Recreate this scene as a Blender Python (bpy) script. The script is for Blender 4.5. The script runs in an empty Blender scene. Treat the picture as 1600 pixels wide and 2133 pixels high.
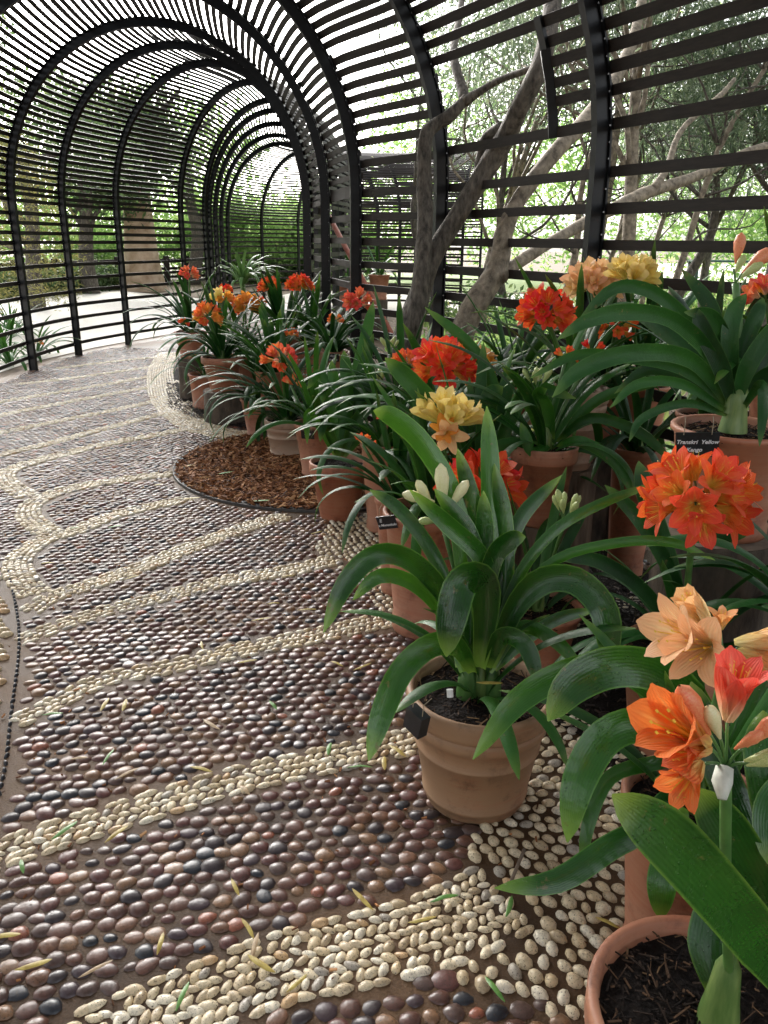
import bpy, math, random
import numpy as np
from mathutils import Vector, Matrix, Euler

R = math.radians
sc = bpy.context.scene
col = sc.collection

# ------------------------------------------------------------------ camera
PITCH, ROLL, FPX, EYE = R(18.9), R(0.7), 1650.0, 1.5
_f = Vector((0, math.cos(PITCH), -math.sin(PITCH)))
_r0 = Vector((1, 0, 0))
_u0 = Vector((0, math.sin(PITCH), math.cos(PITCH)))
_r = math.cos(ROLL) * _r0 + math.sin(ROLL) * _u0
_u = -math.sin(ROLL) * _r0 + math.cos(ROLL) * _u0
cam_d = bpy.data.cameras.new('camera')
cam_d.sensor_fit = 'VERTICAL'
cam_d.sensor_height = 36.0
cam_d.lens = 36.0 * FPX / 2133.0
cam_d.clip_start = 0.05
cam_d.clip_end = 500
cam = bpy.data.objects.new('camera', cam_d)
col.objects.link(cam)
M = Matrix.Identity(4)
for i in range(3):
    M[i][0], M[i][1], M[i][2] = _r[i], _u[i], -_f[i]
M[2][3] = EYE
cam.matrix_world = M
sc.camera = cam

# ------------------------------------------------------------------ sky, sun, exposure
SUN_EL, SUN_ROT = R(25), R(-24)
w = bpy.data.worlds.new('World')
sc.world = w
w.use_nodes = True
nt = w.node_tree
bg = nt.nodes['Background']
sky = nt.nodes.new('ShaderNodeTexSky')
sky.sky_type = 'NISHITA'
sky.sun_disc = False
sky.sun_elevation = SUN_EL
sky.sun_rotation = SUN_ROT
sky.air_density = 1.0
sky.dust_density = 4.0
hs = nt.nodes.new('ShaderNodeHueSaturation')
hs.inputs['Saturation'].default_value = 0.22
nt.links.new(sky.outputs[0], hs.inputs['Color'])
nt.links.new(hs.outputs[0], bg.inputs[0])
bg.inputs[1].default_value = 0.15
sd = bpy.data.lights.new('sun', 'SUN')
sd.energy = 2.6
sd.angle = R(38)
sd.color = (1.0, 0.97, 0.93)
so = bpy.data.objects.new('sun', sd)
col.objects.link(so)
# light comes from the side the sky's sun is on (sun_rotation counts clockwise from +Y)
sdir = Vector((math.sin(SUN_ROT) * math.cos(SUN_EL), math.cos(SUN_ROT) * math.cos(SUN_EL), math.sin(SUN_EL)))
so.rotation_euler = sdir.to_track_quat('Z', 'Y').to_euler()
sc.view_settings.view_transform = 'Standard'
sc.view_settings.look = 'None'
sc.view_settings.gamma = 1.0
sc.view_settings.use_curve_mapping = False
sc.view_settings.exposure = 1.84
sc.render.engine = 'CYCLES'
sc.cycles.max_bounces = 7
sc.cycles.transparent_max_bounces = 6

# ------------------------------------------------------------------ helpers
def P(px, py, z):
    """World point seen at photo pixel (px, py) at distance z along the view axis."""
    u, v = (px - 800) / FPX, -(py - 1066.5) / FPX
    return Vector((0, 0, EYE)) + z * (_f + u * _r + v * _u)

def G(px, py, h=0.0):
    """World point at height h seen at photo pixel."""
    u, v = (px - 800) / FPX, -(py - 1066.5) / FPX
    d = _f + u * _r + v * _u
    return Vector((0, 0, EYE)) + d * ((h - EYE) / d.z)

def proj(p):
    d = Vector(p) - Vector((0, 0, EYE))
    z = d.dot(_f)
    if z <= 0.01:
        return (-9999, -9999, z)
    return (800 + FPX * d.dot(_r) / z, 1066.5 - FPX * d.dot(_u) / z, z)

def tag(o, label=None, cat=None, group=None, kind=None):
    if label: o['label'] = label
    if cat: o['category'] = cat
    if group: o['group'] = group
    if kind: o['kind'] = kind
    return o

def empty(name, loc=(0, 0, 0)):
    o = bpy.data.objects.new(name, None)
    o.empty_display_size = 0.1
    o.location = loc
    col.objects.link(o)
    return o

def link(name, me, mat=None, parent=None, loc=None):
    o = bpy.data.objects.new(name, me)
    col.objects.link(o)
    if mat is not None and len(me.materials) == 0:
        me.materials.append(mat)
    if parent is not None:
        o.parent = parent
        # geometry is given in world coordinates; parts hang on an unrotated Empty
        o.location = -parent.location if loc is None else Vector(loc) - parent.location
    elif loc is not None:
        o.location = loc
    return o

def mesh_np(name, V, F, mat=None, smooth=True, attrs=None, cattrs=None):
    """Fast mesh from arrays. F: (n,3) or (n,4). attrs: per-vertex floats. """
    V = np.asarray(V, dtype=np.float32); F = np.asarray(F, dtype=np.int32)
    me = bpy.data.meshes.new(name)
    n, k = F.shape
    me.vertices.add(len(V)); me.vertices.foreach_set('co', V.ravel())
    me.loops.add(n * k); me.loops.foreach_set('vertex_index', F.ravel())
    me.polygons.add(n)
    me.polygons.foreach_set('loop_start', np.arange(0, n * k, k, dtype=np.int32))
    me.polygons.foreach_set('loop_total', np.full(n, k, dtype=np.int32))
    me.polygons.foreach_set('use_smooth', np.full(n, smooth, dtype=bool))
    me.update(calc_edges=True)
    for an, av in (attrs or {}).items():
        a = me.attributes.new(an, 'FLOAT', 'POINT')
        a.data.foreach_set('value', np.asarray(av, dtype=np.float32))
    if mat is not None:
        me.materials.append(mat)
    return me

class MB:
    """collects polygons (mixed sizes) into one mesh"""
    def __init__(s): s.v = []; s.f = []
    def add(s, v, f):
        o = len(s.v); s.v += [tuple(p) for p in v]; s.f += [tuple(i + o for i in q) for q in f]
    def box(s, c, sx, sy, sz, rot=None):
        v = []
        for x in (-.5, .5):
            for y in (-.5, .5):
                for z in (-.5, .5):
                    p = Vector((x * sx, y * sy, z * sz))
                    if rot is not None: p = rot @ p
                    v.append(Vector(c) + p)
        s.add(v, [(0, 1, 3, 2), (4, 6, 7, 5), (0, 4, 5, 1), (2, 3, 7, 6), (0, 2, 6, 4), (1, 5, 7, 3)])
    def bar(s, a, b, w, t, side=None):
        a, b = Vector(a), Vector(b); d = (b - a).normalized()
        sd = Vector(side) if side is not None else (d.cross(Vector((0, 0, 1))) if abs(d.z) < .95 else Vector((1, 0, 0)))
        sd = (sd - d * sd.dot(d)).normalized(); n = d.cross(sd)
        v = []
        for q in (a, b):
            for i, j in ((-1, -1), (1, -1), (1, 1), (-1, 1)):
                v.append(q + sd * i * w / 2 + n * j * t / 2)
        s.add(v, [(0, 3, 2, 1), (4, 5, 6, 7), (0, 1, 5, 4), (1, 2, 6, 5), (2, 3, 7, 6), (3, 0, 4, 7)])
    def tube(s, pts, rad, seg=8, cap=True):
        pts = [Vector(p) for p in pts]; n = len(pts)
        if not hasattr(rad, '__len__'): rad = [rad] * n
        t0 = (pts[1] - pts[0]).normalized()
        nv = t0.cross(Vector((0, 0, 1)))
        if nv.length < .05: nv = t0.cross(Vector((1, 0, 0)))
        nv.normalize(); v = []
        for i, p in enumerate(pts):
            t = (pts[min(i + 1, n - 1)] - pts[max(i - 1, 0)]).normalized()
            nv = (nv - t * nv.dot(t)).normalized(); b = t.cross(nv)
            for k in range(seg):
                a = 2 * math.pi * k / seg
                v.append(p + (nv * math.cos(a) + b * math.sin(a)) * rad[i])
        f = []
        for i in range(n - 1):
            for k in range(seg):
                k2 = (k + 1) % seg
                f.append((i * seg + k, i * seg + k2, (i + 1) * seg + k2, (i + 1) * seg + k))
        if cap:
            f.append(tuple(range(seg - 1, -1, -1))); f.append(tuple((n - 1) * seg + k for k in range(seg)))
        s.add(v, f)
    def lathe(s, prof, seg=32, c=(0, 0, 0), wob=0.0, rnd=None):
        c = Vector(c); v = []; f = []
        ph = [(rnd.uniform(0, 6.28), rnd.randint(2, 4)) for _ in prof] if wob and rnd else None
        for i, (r, z) in enumerate(prof):
            for k in range(seg):
                a = 2 * math.pi * k / seg
                rr = r * (1 + (wob * math.sin(a * ph[0][1] + ph[0][0]) if ph else 0))
                v.append(c + Vector((rr * math.cos(a), rr * math.sin(a), z)))
        for i in range(len(prof) - 1):
            for k in range(seg):
                k2 = (k + 1) % seg
                f.append((i * seg + k, i * seg + k2, (i + 1) * seg + k2, (i + 1) * seg + k))
        s.add(v, f)
    def mesh(s, name, mat=None, smooth=False):
        me = bpy.data.meshes.new(name); me.from_pydata(s.v, [], s.f)
        if smooth: me.polygons.foreach_set('use_smooth', [True] * len(me.polygons))
        me.update()
        if mat is not None: me.materials.append(mat)
        return me

def catmull(pts, n):
    """n points along a smooth curve through pts (any dimension)"""
    A = np.array([list(p) for p in pts], dtype=float)
    A = np.vstack([2 * A[0] - A[1], A, 2 * A[-1] - A[-2]])
    m = len(A) - 3; out = []
    for i in range(n):
        t = i / (n - 1) * m; k = min(int(t), m - 1); u = t - k
        p0, p1, p2, p3 = A[k], A[k + 1], A[k + 2], A[k + 3]
        out.append(.5 * ((2 * p1) + (-p0 + p2) * u + (2 * p0 - 5 * p1 + 4 * p2 - p3) * u * u + (-p0 + 3 * p1 - 3 * p2 + p3) * u ** 3))
    return np.array(out)

# ------------------------------------------------------------------ materials
def nodes(name):
    m = bpy.data.materials.new(name); m.use_nodes = True
    t = m.node_tree; b = t.nodes['Principled BSDF']
    return m, t, b

def N(t, kind, **kw):
    n = t.nodes.new(kind)
    for k, v in kw.items():
        if k.startswith('i_'):
            n.inputs[k[2:].replace('_', ' ')].default_value = v
        else:
            setattr(n, k, v)
    return n

def ramp(t, stops, interp='LINEAR'):
    r = t.nodes.new('ShaderNodeValToRGB'); r.color_ramp.interpolation = interp
    e = r.color_ramp.elements
    while len(e) < len(stops): e.new(.5)
    for i, (p, c) in enumerate(stops):
        e[i].position = p; e[i].color = (*c, 1) if len(c) == 3 else c
    return r

def simple(name, c1, c2, scale=20, rough=.6, bump=.2, bdist=.005, detail=4, coat=0, spec=.5, stretch=None, metallic=0):
    m, t, b = nodes(name)
    tc = N(t, 'ShaderNodeTexCoord'); L = t.links.new
    src = tc.outputs['Object']
    if stretch:
        mp = N(t, 'ShaderNodeMapping'); mp.inputs['Scale'].default_value = stretch; L(src, mp.inputs[0]); src = mp.outputs[0]
    n = N(t, 'ShaderNodeTexNoise', i_Scale=scale, i_Detail=detail, i_Roughness=.6); L(src, n.inputs['Vector'])
    r = ramp(t, [(.3, c1), (.7, c2)]); L(n.outputs[0], r.inputs[0]); L(r.outputs[0], b.inputs['Base Color'])
    b.inputs['Roughness'].default_value = rough
    b.inputs['Metallic'].default_value = metallic
    b.inputs['Coat Weight'].default_value = coat
    b.inputs['Coat Roughness'].default_value = .1
    b.inputs['Specular IOR Level'].default_value = spec
    if bump:
        bp = N(t, 'ShaderNodeBump', i_Strength=bump, i_Distance=bdist); L(n.outputs[0], bp.inputs['Height']); L(bp.outputs[0], b.inputs['Normal'])
    return m

MAT = {}
MAT['rib'] = simple('black_steel', (.003, .0035, .0045), (.008, .0085, .01), 30, .4, .1, .002, coat=.05, spec=.3)
MAT['slat'] = simple('stained_slats', (.008, .0055, .0045), (.024, .016, .012), 12, .6, .3, .002, stretch=(1, 1, 8), coat=0, spec=.3)
MAT['bark'] = simple('grey_brown_bark', (.02, .016, .012), (.17, .145, .115), 42, .85, 1.0, .02, detail=10, stretch=(1, 1, .35))
MAT['pale_bark'] = simple('pale_bark', (.06, .045, .03), (.34, .28, .2), 24, .8, .9, .012, detail=10, stretch=(1, 1, .8))
MAT['tan_bark'] = simple('tan_bark', (.25, .16, .09), (.55, .42, .3), 3, .8, .6, .02, detail=8)
MAT['stump'] = simple('stump_bark', (.035, .026, .02), (.14, .105, .075), 16, .85, 1.0, .02, detail=8, stretch=(1, 1, .35))
MAT['stump_grey'] = simple('weathered_log', (.06, .04, .027), (.27, .19, .13), 22, .85, 1.0, .015, detail=8, stretch=(1, 1, .12))
MAT['cut'] = simple('cut_wood', (.1, .075, .055), (.22, .17, .12), 18, .75, .4, .005)
MAT['screw'] = simple('zinc_screws', (.25, .25, .26), (.45, .45, .46), 60, .35, 0, metallic=.6)
MAT['tag'] = simple('black_slate_tag', (.008, .009, .011), (.02, .022, .026), 40, .35, .1, .001, coat=.3)
MAT['chalk'] = simple('white_paint', (.6, .62, .65), (.8, .8, .8), 60, .7, 0)
MAT['string'] = simple('jute_string', (.25, .19, .12), (.42, .34, .24), 200, .9, .3, .001)
MAT['white'] = simple('white_plastic', (.75, .75, .74), (.82, .82, .8), 20, .4, 0)
MAT['green_paint'] = simple('dark_green_paint', (.01, .05, .04), (.02, .08, .06), 20, .4, .1)
MAT['rust'] = simple('rust_red_pole', (.22, .05, .025), (.32, .09, .05), 20, .5, .1)
MAT['gravel'] = simple('pale_gravel', (.55, .5, .42), (.78, .74, .68), 55, .8, .6, .01, detail=8)
MAT['garden'] = simple('garden_soil', (.05, .035, .022), (.2, .14, .085), 9, .9, .9, .02, detail=10)
MAT['edge'] = simple('metal_edging', (.02, .017, .015), (.05, .04, .033), 30, .5, .1)

def soil_mat():
    m, t, b = nodes('dark_potting_soil'); L = t.links.new
    tc = N(t, 'ShaderNodeTexCoord')
    n = N(t, 'ShaderNodeTexNoise', i_Scale=60, i_Detail=10, i_Roughness=.75); L(tc.outputs['Object'], n.inputs['Vector'])
    v = N(t, 'ShaderNodeTexVoronoi', i_Scale=90); L(tc.outputs['Object'], v.inputs['Vector'])
    r = ramp(t, [(.3, (.004, .003, .003)), (.6, (.02, .013, .01)), (.8, (.07, .045, .03))]); L(n.outputs[0], r.inputs[0])
    L(r.outputs[0], b.inputs['Base Color']); b.inputs['Roughness'].default_value = .85; b.inputs['Specular IOR Level'].default_value = .2
    mx = N(t, 'ShaderNodeMath', operation='ADD'); L(n.outputs[0], mx.inputs[0]); L(v.outputs['Distance'], mx.inputs[1])
    bp = N(t, 'ShaderNodeBump', i_Strength=1.0, i_Distance=.015); L(mx.outputs[0], bp.inputs['Height']); L(bp.outputs[0], b.inputs['Normal'])
    return m
MAT['soil'] = soil_mat()

def mortar_mat():
    m, t, b = nodes('wet_sandy_mortar'); L = t.links.new
    tc = N(t, 'ShaderNodeTexCoord')
    n = N(t, 'ShaderNodeTexNoise', i_Scale=1.3, i_Detail=6, i_Roughness=.6); L(tc.outputs['Object'], n.inputs['Vector'])
    n2 = N(t, 'ShaderNodeTexNoise', i_Scale=160, i_Detail=6, i_Roughness=.7); L(tc.outputs['Object'], n2.inputs['Vector'])
    r = ramp(t, [(.35, (.04, .022, .011)), (.65, (.16, .09, .045))]); L(n.outputs[0], r.inputs[0])
    r2 = ramp(t, [(.3, (.55, .55, .55)), (.7, (1.15, 1.15, 1.15))]); L(n2.outputs[0], r2.inputs[0])
    mx = N(t, 'ShaderNodeMix', data_type='RGBA', blend_type='MULTIPLY'); mx.inputs[0].default_value = 1
    L(r.outputs[0], mx.inputs[6]); L(r2.outputs[0], mx.inputs[7]); L(mx.outputs[2], b.inputs['Base Color'])
    r3 = ramp(t, [(.35, (.32,) * 3), (.65, (.6,) * 3)]); L(n.outputs[0], r3.inputs[0]); L(r3.outputs[0], b.inputs['Roughness'])
    b.inputs['Specular IOR Level'].default_value = .12; b.inputs['Coat Weight'].default_value = .04; b.inputs['Coat Roughness'].default_value = .3
    bp = N(t, 'ShaderNodeBump', i_Strength=.9, i_Distance=.004); L(n2.outputs[0], bp.inputs['Height']); L(bp.outputs[0], b.inputs['Normal'])
    return m
MAT['mortar'] = mortar_mat()

DARK = [(0, (.095, .044, .032)), (.16, (.04, .029, .03)), (.28, (.12, .056, .038)), (.42, (.16, .078, .045)), (.52, (.02, .022, .028)),
        (.58, (.085, .05, .04)), (.7, (.11, .044, .036)), (.84, (.2, .11, .058)), (.93, (.25, .085, .048)), (.96, (.055, .034, .038))]
PALE = [(0, (.56, .45, .29)), (.2, (.68, .58, .4)), (.4, (.6, .5, .33)), (.55, (.72, .65, .5)), (.7, (.43, .33, .2)),
        (.82, (.58, .46, .28)), (.92, (.36, .32, .26)), (.97, (.5, .33, .17))]
def pebble_mat(name, stops, per_object, rough=(.2, .4)):
    m, t, b = nodes(name); L = t.links.new
    if per_object:
        src = N(t, 'ShaderNodeObjectInfo').outputs['Random']
    else:
        a = N(t, 'ShaderNodeAttribute', attribute_name='rnd'); src = a.outputs['Fac']
    r = ramp(t, stops, 'CONSTANT'); L(src, r.inputs[0])
    tc = N(t, 'ShaderNodeNewGeometry')
    n = N(t, 'ShaderNodeTexNoise', i_Scale=70, i_Detail=7, i_Roughness=.7); L(tc.outputs['Position'], n.inputs['Vector'])
    r2 = ramp(t, [(.28, (.6, .57, .55)), (.5, (1, 1, 1)), (.75, (1.3, 1.25, 1.2))]); L(n.outputs[0], r2.inputs[0])
    mx = N(t, 'ShaderNodeMix', data_type='RGBA', blend_type='MULTIPLY'); mx.inputs[0].default_value = 1
    L(r.outputs[0], mx.inputs[6]); L(r2.outputs[0], mx.inputs[7])
    # mud caught on the stone as fine dark specks
    n3 = N(t, 'ShaderNodeTexNoise', i_Scale=230, i_Detail=3, i_Roughness=.7); L(tc.outputs['Position'], n3.inputs['Vector'])
    r3 = ramp(t, [(.57, (0, 0, 0)), (.66, (.9,) * 3)]); L(n3.outputs[0], r3.inputs[0])
    mx2 = N(t, 'ShaderNodeMix', data_type='RGBA'); L(r3.outputs[0], mx2.inputs[0]); L(mx.outputs[2], mx2.inputs[6]); mx2.inputs[7].default_value = (.05, .034, .022, 1)
    L(mx2.outputs[2], b.inputs['Base Color'])
    rr = N(t, 'ShaderNodeMapRange'); rr.inputs['To Min'].default_value = rough[0]; rr.inputs['To Max'].default_value = rough[1] + .15
    L(n.outputs[0], rr.inputs[0]); L(rr.outputs[0], b.inputs['Roughness'])
    b.inputs['Specular IOR Level'].default_value = .3; b.inputs['Coat Roughness'].default_value = .16
    nw = N(t, 'ShaderNodeTexNoise', i_Scale=2.4, i_Detail=7, i_Roughness=.7); L(tc.outputs['Position'], nw.inputs['Vector'])
    rw = ramp(t, [(.38, (.08,) * 3), (.62, (.6,) * 3)]); L(nw.outputs[0], rw.inputs[0]); L(rw.outputs[0], b.inputs['Coat Weight'])
    bp = N(t, 'ShaderNodeBump', i_Strength=.5, i_Distance=.003); L(n.outputs[0], bp.inputs['Height']); L(bp.outputs[0], b.inputs['Normal'])
    return m
MAT['dark_peb'] = pebble_mat('wet_dark_pebbles', DARK, False)
MAT['dark_peb_o'] = pebble_mat('wet_dark_pebble', DARK, True)
MAT['pale_peb'] = pebble_mat('cream_pebbles', PALE, False, (.3, .45))
MAT['pale_peb_o'] = pebble_mat('cream_pebble', PALE, True, (.3, .45))

def attr_ramp_mat(name, stops, rough=.6, transl=0.0, coat=0, spec=.4):
    m, t, b = nodes(name); L = t.links.new
    a = N(t, 'ShaderNodeAttribute', attribute_name='rnd')
    r = ramp(t, stops); L(a.outputs['Fac'], r.inputs[0]); L(r.outputs[0], b.inputs['Base Color'])
    b.inputs['Roughness'].default_value = rough; b.inputs['Coat Weight'].default_value = coat
    b.inputs['Specular IOR Level'].default_value = spec
    if transl:
        tr = N(t, 'ShaderNodeBsdfTranslucent'); ms = N(t, 'ShaderNodeMixShader'); ms.inputs[0].default_value = transl
        hsv = N(t, 'ShaderNodeHueSaturation'); hsv.inputs['Value'].default_value = 1.6; hsv.inputs['Hue'].default_value = .485
        L(r.outputs[0], hsv.inputs['Color']); L(hsv.outputs[0], tr.inputs[0])
        L(b.outputs[0], ms.inputs[1]); L(tr.outputs[0], ms.inputs[2]); L(ms.outputs[0], t.nodes['Material Output'].inputs[0])
    return m
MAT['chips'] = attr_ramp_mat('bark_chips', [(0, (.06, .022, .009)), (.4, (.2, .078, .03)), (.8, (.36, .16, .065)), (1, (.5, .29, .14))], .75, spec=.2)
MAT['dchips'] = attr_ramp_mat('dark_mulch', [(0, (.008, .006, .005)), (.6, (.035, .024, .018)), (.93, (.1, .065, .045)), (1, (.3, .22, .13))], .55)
MAT['olive'] = attr_ramp_mat('olive_leaves', [(0, (.045, .075, .04)), (.5, (.09, .13, .072)), (.85, (.17, .21, .13)), (1, (.25, .27, .15))], .45, .42)
MAT['bright'] = attr_ramp_mat('bright_leaves', [(0, (.07, .16, .04)), (.5, (.16, .29, .08)), (1, (.32, .44, .15))], .5, .5)
MAT['darkleaf'] = attr_ramp_mat('dark_leaves', [(0, (.03, .065, .025)), (.6, (.075, .13, .045)), (1, (.15, .2, .07))], .5, .4)
MAT['yellowleaf'] = attr_ramp_mat('yellow_green_needles', [(0, (.09, .1, .03)), (.6, (.2, .2, .06)), (1, (.34, .3, .1))], .6, .35)
MAT['cover'] = attr_ramp_mat('ground_cover', [(0, (.06, .11, .03)), (.4, (.16, .25, .07)), (.75, (.3, .36, .12)), (1, (.42, .36, .16))], .6, .3)

def leaf_mat(name, c0, c1, tip, drops=0.0, rough=(.26, .48), coat=.1):
    """clivia leaf: attributes u (across -1..1) and v (0 base..1 tip)"""
    m, t, b = nodes(name); L = t.links.new
    au = N(t, 'ShaderNodeAttribute', attribute_name='u'); av = N(t, 'ShaderNodeAttribute', attribute_name='v')
    oi = N(t, 'ShaderNodeObjectInfo')
    g = N(t, 'ShaderNodeNewGeometry')
    n = N(t, 'ShaderNodeTexNoise', i_Scale=9, i_Detail=4); L(g.outputs['Position'], n.inputs['Vector'])
    ad = N(t, 'ShaderNodeMath', operation='ADD'); L(n.outputs[0], ad.inputs[0]); L(oi.outputs['Random'], ad.inputs[1])
    hf = N(t, 'ShaderNodeMath', operation='MULTIPLY'); L(ad.outputs[0], hf.inputs[0]); hf.inputs[1].default_value = .6
    r = ramp(t, [(.2, c0), (.85, c1)]); L(hf.outputs[0], r.inputs[0])
    rv = ramp(t, [(.0, (1, 1, 1)), (.1, (0, 0, 0)), (.86, (0, 0, 0)), (1, (.8,) * 3)]); L(av.outputs['Fac'], rv.inputs[0])
    mx = N(t, 'ShaderNodeMix', data_type='RGBA'); L(rv.outputs[0], mx.inputs[0]); L(r.outputs[0], mx.inputs[6]); mx.inputs[7].default_value = (*tip, 1)
    # paler margin and midrib, fine parallel veins
    ab = N(t, 'ShaderNodeMath', operation='ABSOLUTE'); L(au.outputs['Fac'], ab.inputs[0])
    re = ramp(t, [(.88, (0, 0, 0)), (1, (.5,) * 3)]); L(ab.outputs[0], re.inputs[0])
    mx2 = N(t, 'ShaderNodeMix', data_type='RGBA'); L(re.outputs[0], mx2.inputs[0]); L(mx.outputs[2], mx2.inputs[6]); mx2.inputs[7].default_value = (tip[0] * .7, tip[1] * .9, tip[2], 1)
    sn = N(t, 'ShaderNodeMath', operation='MULTIPLY'); L(au.outputs['Fac'], sn.inputs[0]); sn.inputs[1].default_value = 38
    si = N(t, 'ShaderNodeMath', operation='SINE'); L(sn.outputs[0], si.inputs[0])
    rs = ramp(t, [(0, (.93,) * 3), (1, (1.06,) * 3)])
    sm = N(t, 'ShaderNodeMath', operation='MULTIPLY_ADD'); L(si.outputs[0], sm.inputs[0]); sm.inputs[1].default_value = .5; sm.inputs[2].default_value = .5
    L(sm.outputs[0], rs.inputs[0])
    mx3 = N(t, 'ShaderNodeMix', data_type='RGBA', blend_type='MULTIPLY'); mx3.inputs[0].default_value = 1
    nq = N(t, 'ShaderNodeTexNoise', i_Scale=26, i_Detail=6, i_Roughness=.7); L(g.outputs['Position'], nq.inputs['Vector'])
    vq = N(t, 'ShaderNodeMath', operation='MULTIPLY_ADD'); L(av.outputs['Fac'], vq.inputs[0]); vq.inputs[1].default_value = .09; L(nq.outputs[0], vq.inputs[2])
    rq2 = ramp(t, [(.69, (0, 0, 0)), (.75, (.7,) * 3)]); L(vq.outputs[0], rq2.inputs[0])
    mxq = N(t, 'ShaderNodeMix', data_type='RGBA'); L(rq2.outputs[0], mxq.inputs[0]); L(mx2.outputs[2], mxq.inputs[6]); mxq.inputs[7].default_value = (.13, .1, .035, 1)
    mx2 = mxq
    L(mx2.outputs[2], mx3.inputs[6]); L(rs.outputs[0], mx3.inputs[7]); L(mx3.outputs[2], b.inputs['Base Color'])
    bp = N(t, 'ShaderNodeBump', i_Strength=.25, i_Distance=.001); L(sm.outputs[0], bp.inputs['Height'])
    nb = N(t, 'ShaderNodeTexNoise', i_Scale=55, i_Detail=3); L(g.outputs['Position'], nb.inputs['Vector'])
    bp2 = N(t, 'ShaderNodeBump', i_Strength=.5, i_Distance=.004); L(nb.outputs[0], bp2.inputs['Height']); L(bp.outputs[0], bp2.inputs['Normal'])
    last = bp2
    vo = N(t, 'ShaderNodeTexVoronoi', i_Scale=150); L(g.outputs['Position'], vo.inputs['Vector'])
    rd = ramp(t, [(.0, (1,) * 3), (.26, (0,) * 3)]); L(vo.outputs['Distance'], rd.inputs[0])
    gate = N(t, 'ShaderNodeTexNoise', i_Scale=14, i_Detail=2); L(g.outputs['Position'], gate.inputs['Vector'])
    rg = ramp(t, [(.5, (0,) * 3), (.6, (1,) * 3)]); L(gate.outputs[0], rg.inputs[0])
    mu = N(t, 'ShaderNodeMath', operation='MULTIPLY'); L(rd.outputs[0], mu.inputs[0]); L(rg.outputs[0], mu.inputs[1])
    bp3 = N(t, 'ShaderNodeBump', i_Strength=drops, i_Distance=.004); L(mu.outputs[0], bp3.inputs['Height']); L(last.outputs[0], bp3.inputs['Normal'])
    L(bp3.outputs[0], b.inputs['Normal'])
    rq = N(t, 'ShaderNodeMapRange'); rq.inputs['To Min'].default_value = rough[0]; rq.inputs['To Max'].default_value = rough[1]
    L(gate.outputs[0], rq.inputs[0]); L(rq.outputs[0], b.inputs['Roughness'])
    b.inputs['Specular IOR Level'].default_value = .35
    b.inputs['Coat Weight'].default_value = coat; b.inputs['Coat Roughness'].default_value = .1
    tr = N(t, 'ShaderNodeBsdfTranslucent'); ms = N(t, 'ShaderNodeMixShader'); ms.inputs[0].default_value = .12
    hsv = N(t, 'ShaderNodeHueSaturation'); hsv.inputs['Value'].default_value = 2.0; hsv.inputs['Hue'].default_value = .47
    L(mx3.outputs[2], hsv.inputs['Color']); L(hsv.outputs[0], tr.inputs[0])
    L(b.outputs[0], ms.inputs[1]); L(tr.outputs[0], ms.inputs[2]); L(ms.outputs[0], t.nodes['Material Output'].inputs[0])
    return m
MAT['leaf'] = leaf_mat('clivia_leaf', (.004, .036, .005), (.024, .12, .011), (.14, .26, .04), .35, (.34, .58), .05)
MAT['leaf_hero'] = leaf_mat('clivia_leaf_close', (.004, .038, .004), (.028, .125, .01), (.2, .36, .05), .8, (.12, .34), .4)
MAT['leaf_cool'] = leaf_mat('clivia_leaf_dark', (.003, .027, .005), (.014, .085, .012), (.1, .2, .04), .35, (.34, .58), .05)
MAT['stem'] = simple('pale_leaf_bases', (.03, .1, .012), (.2, .28, .08), 30, .45, .4, stretch=(1, 1, .15), coat=.2)
MAT['stalk'] = simple('green_stalk', (.04, .11, .025), (.1, .22, .05), 20, .4, .1, coat=.2)
MAT['bud'] = simple('pale_green_bud', (.3, .42, .12), (.6, .62, .28), 30, .4, .1, coat=.1)
MAT['cream_bud'] = simple('cream_bud', (.7, .66, .32), (.8, .76, .5), 30, .4, .1, coat=.1)
MAT['orange_bud'] = simple('coral_bud', (.75, .16, .07), (.8, .36, .16), 30, .4, .1, coat=.1)
MAT['bract'] = simple('dry_bract', (.45, .47, .4), (.65, .66, .58), 40, .6, .2)
MAT['anther'] = simple('yellow_anther', (.8, .5, .03), (.85, .62, .08), 60, .6, 0)

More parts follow.
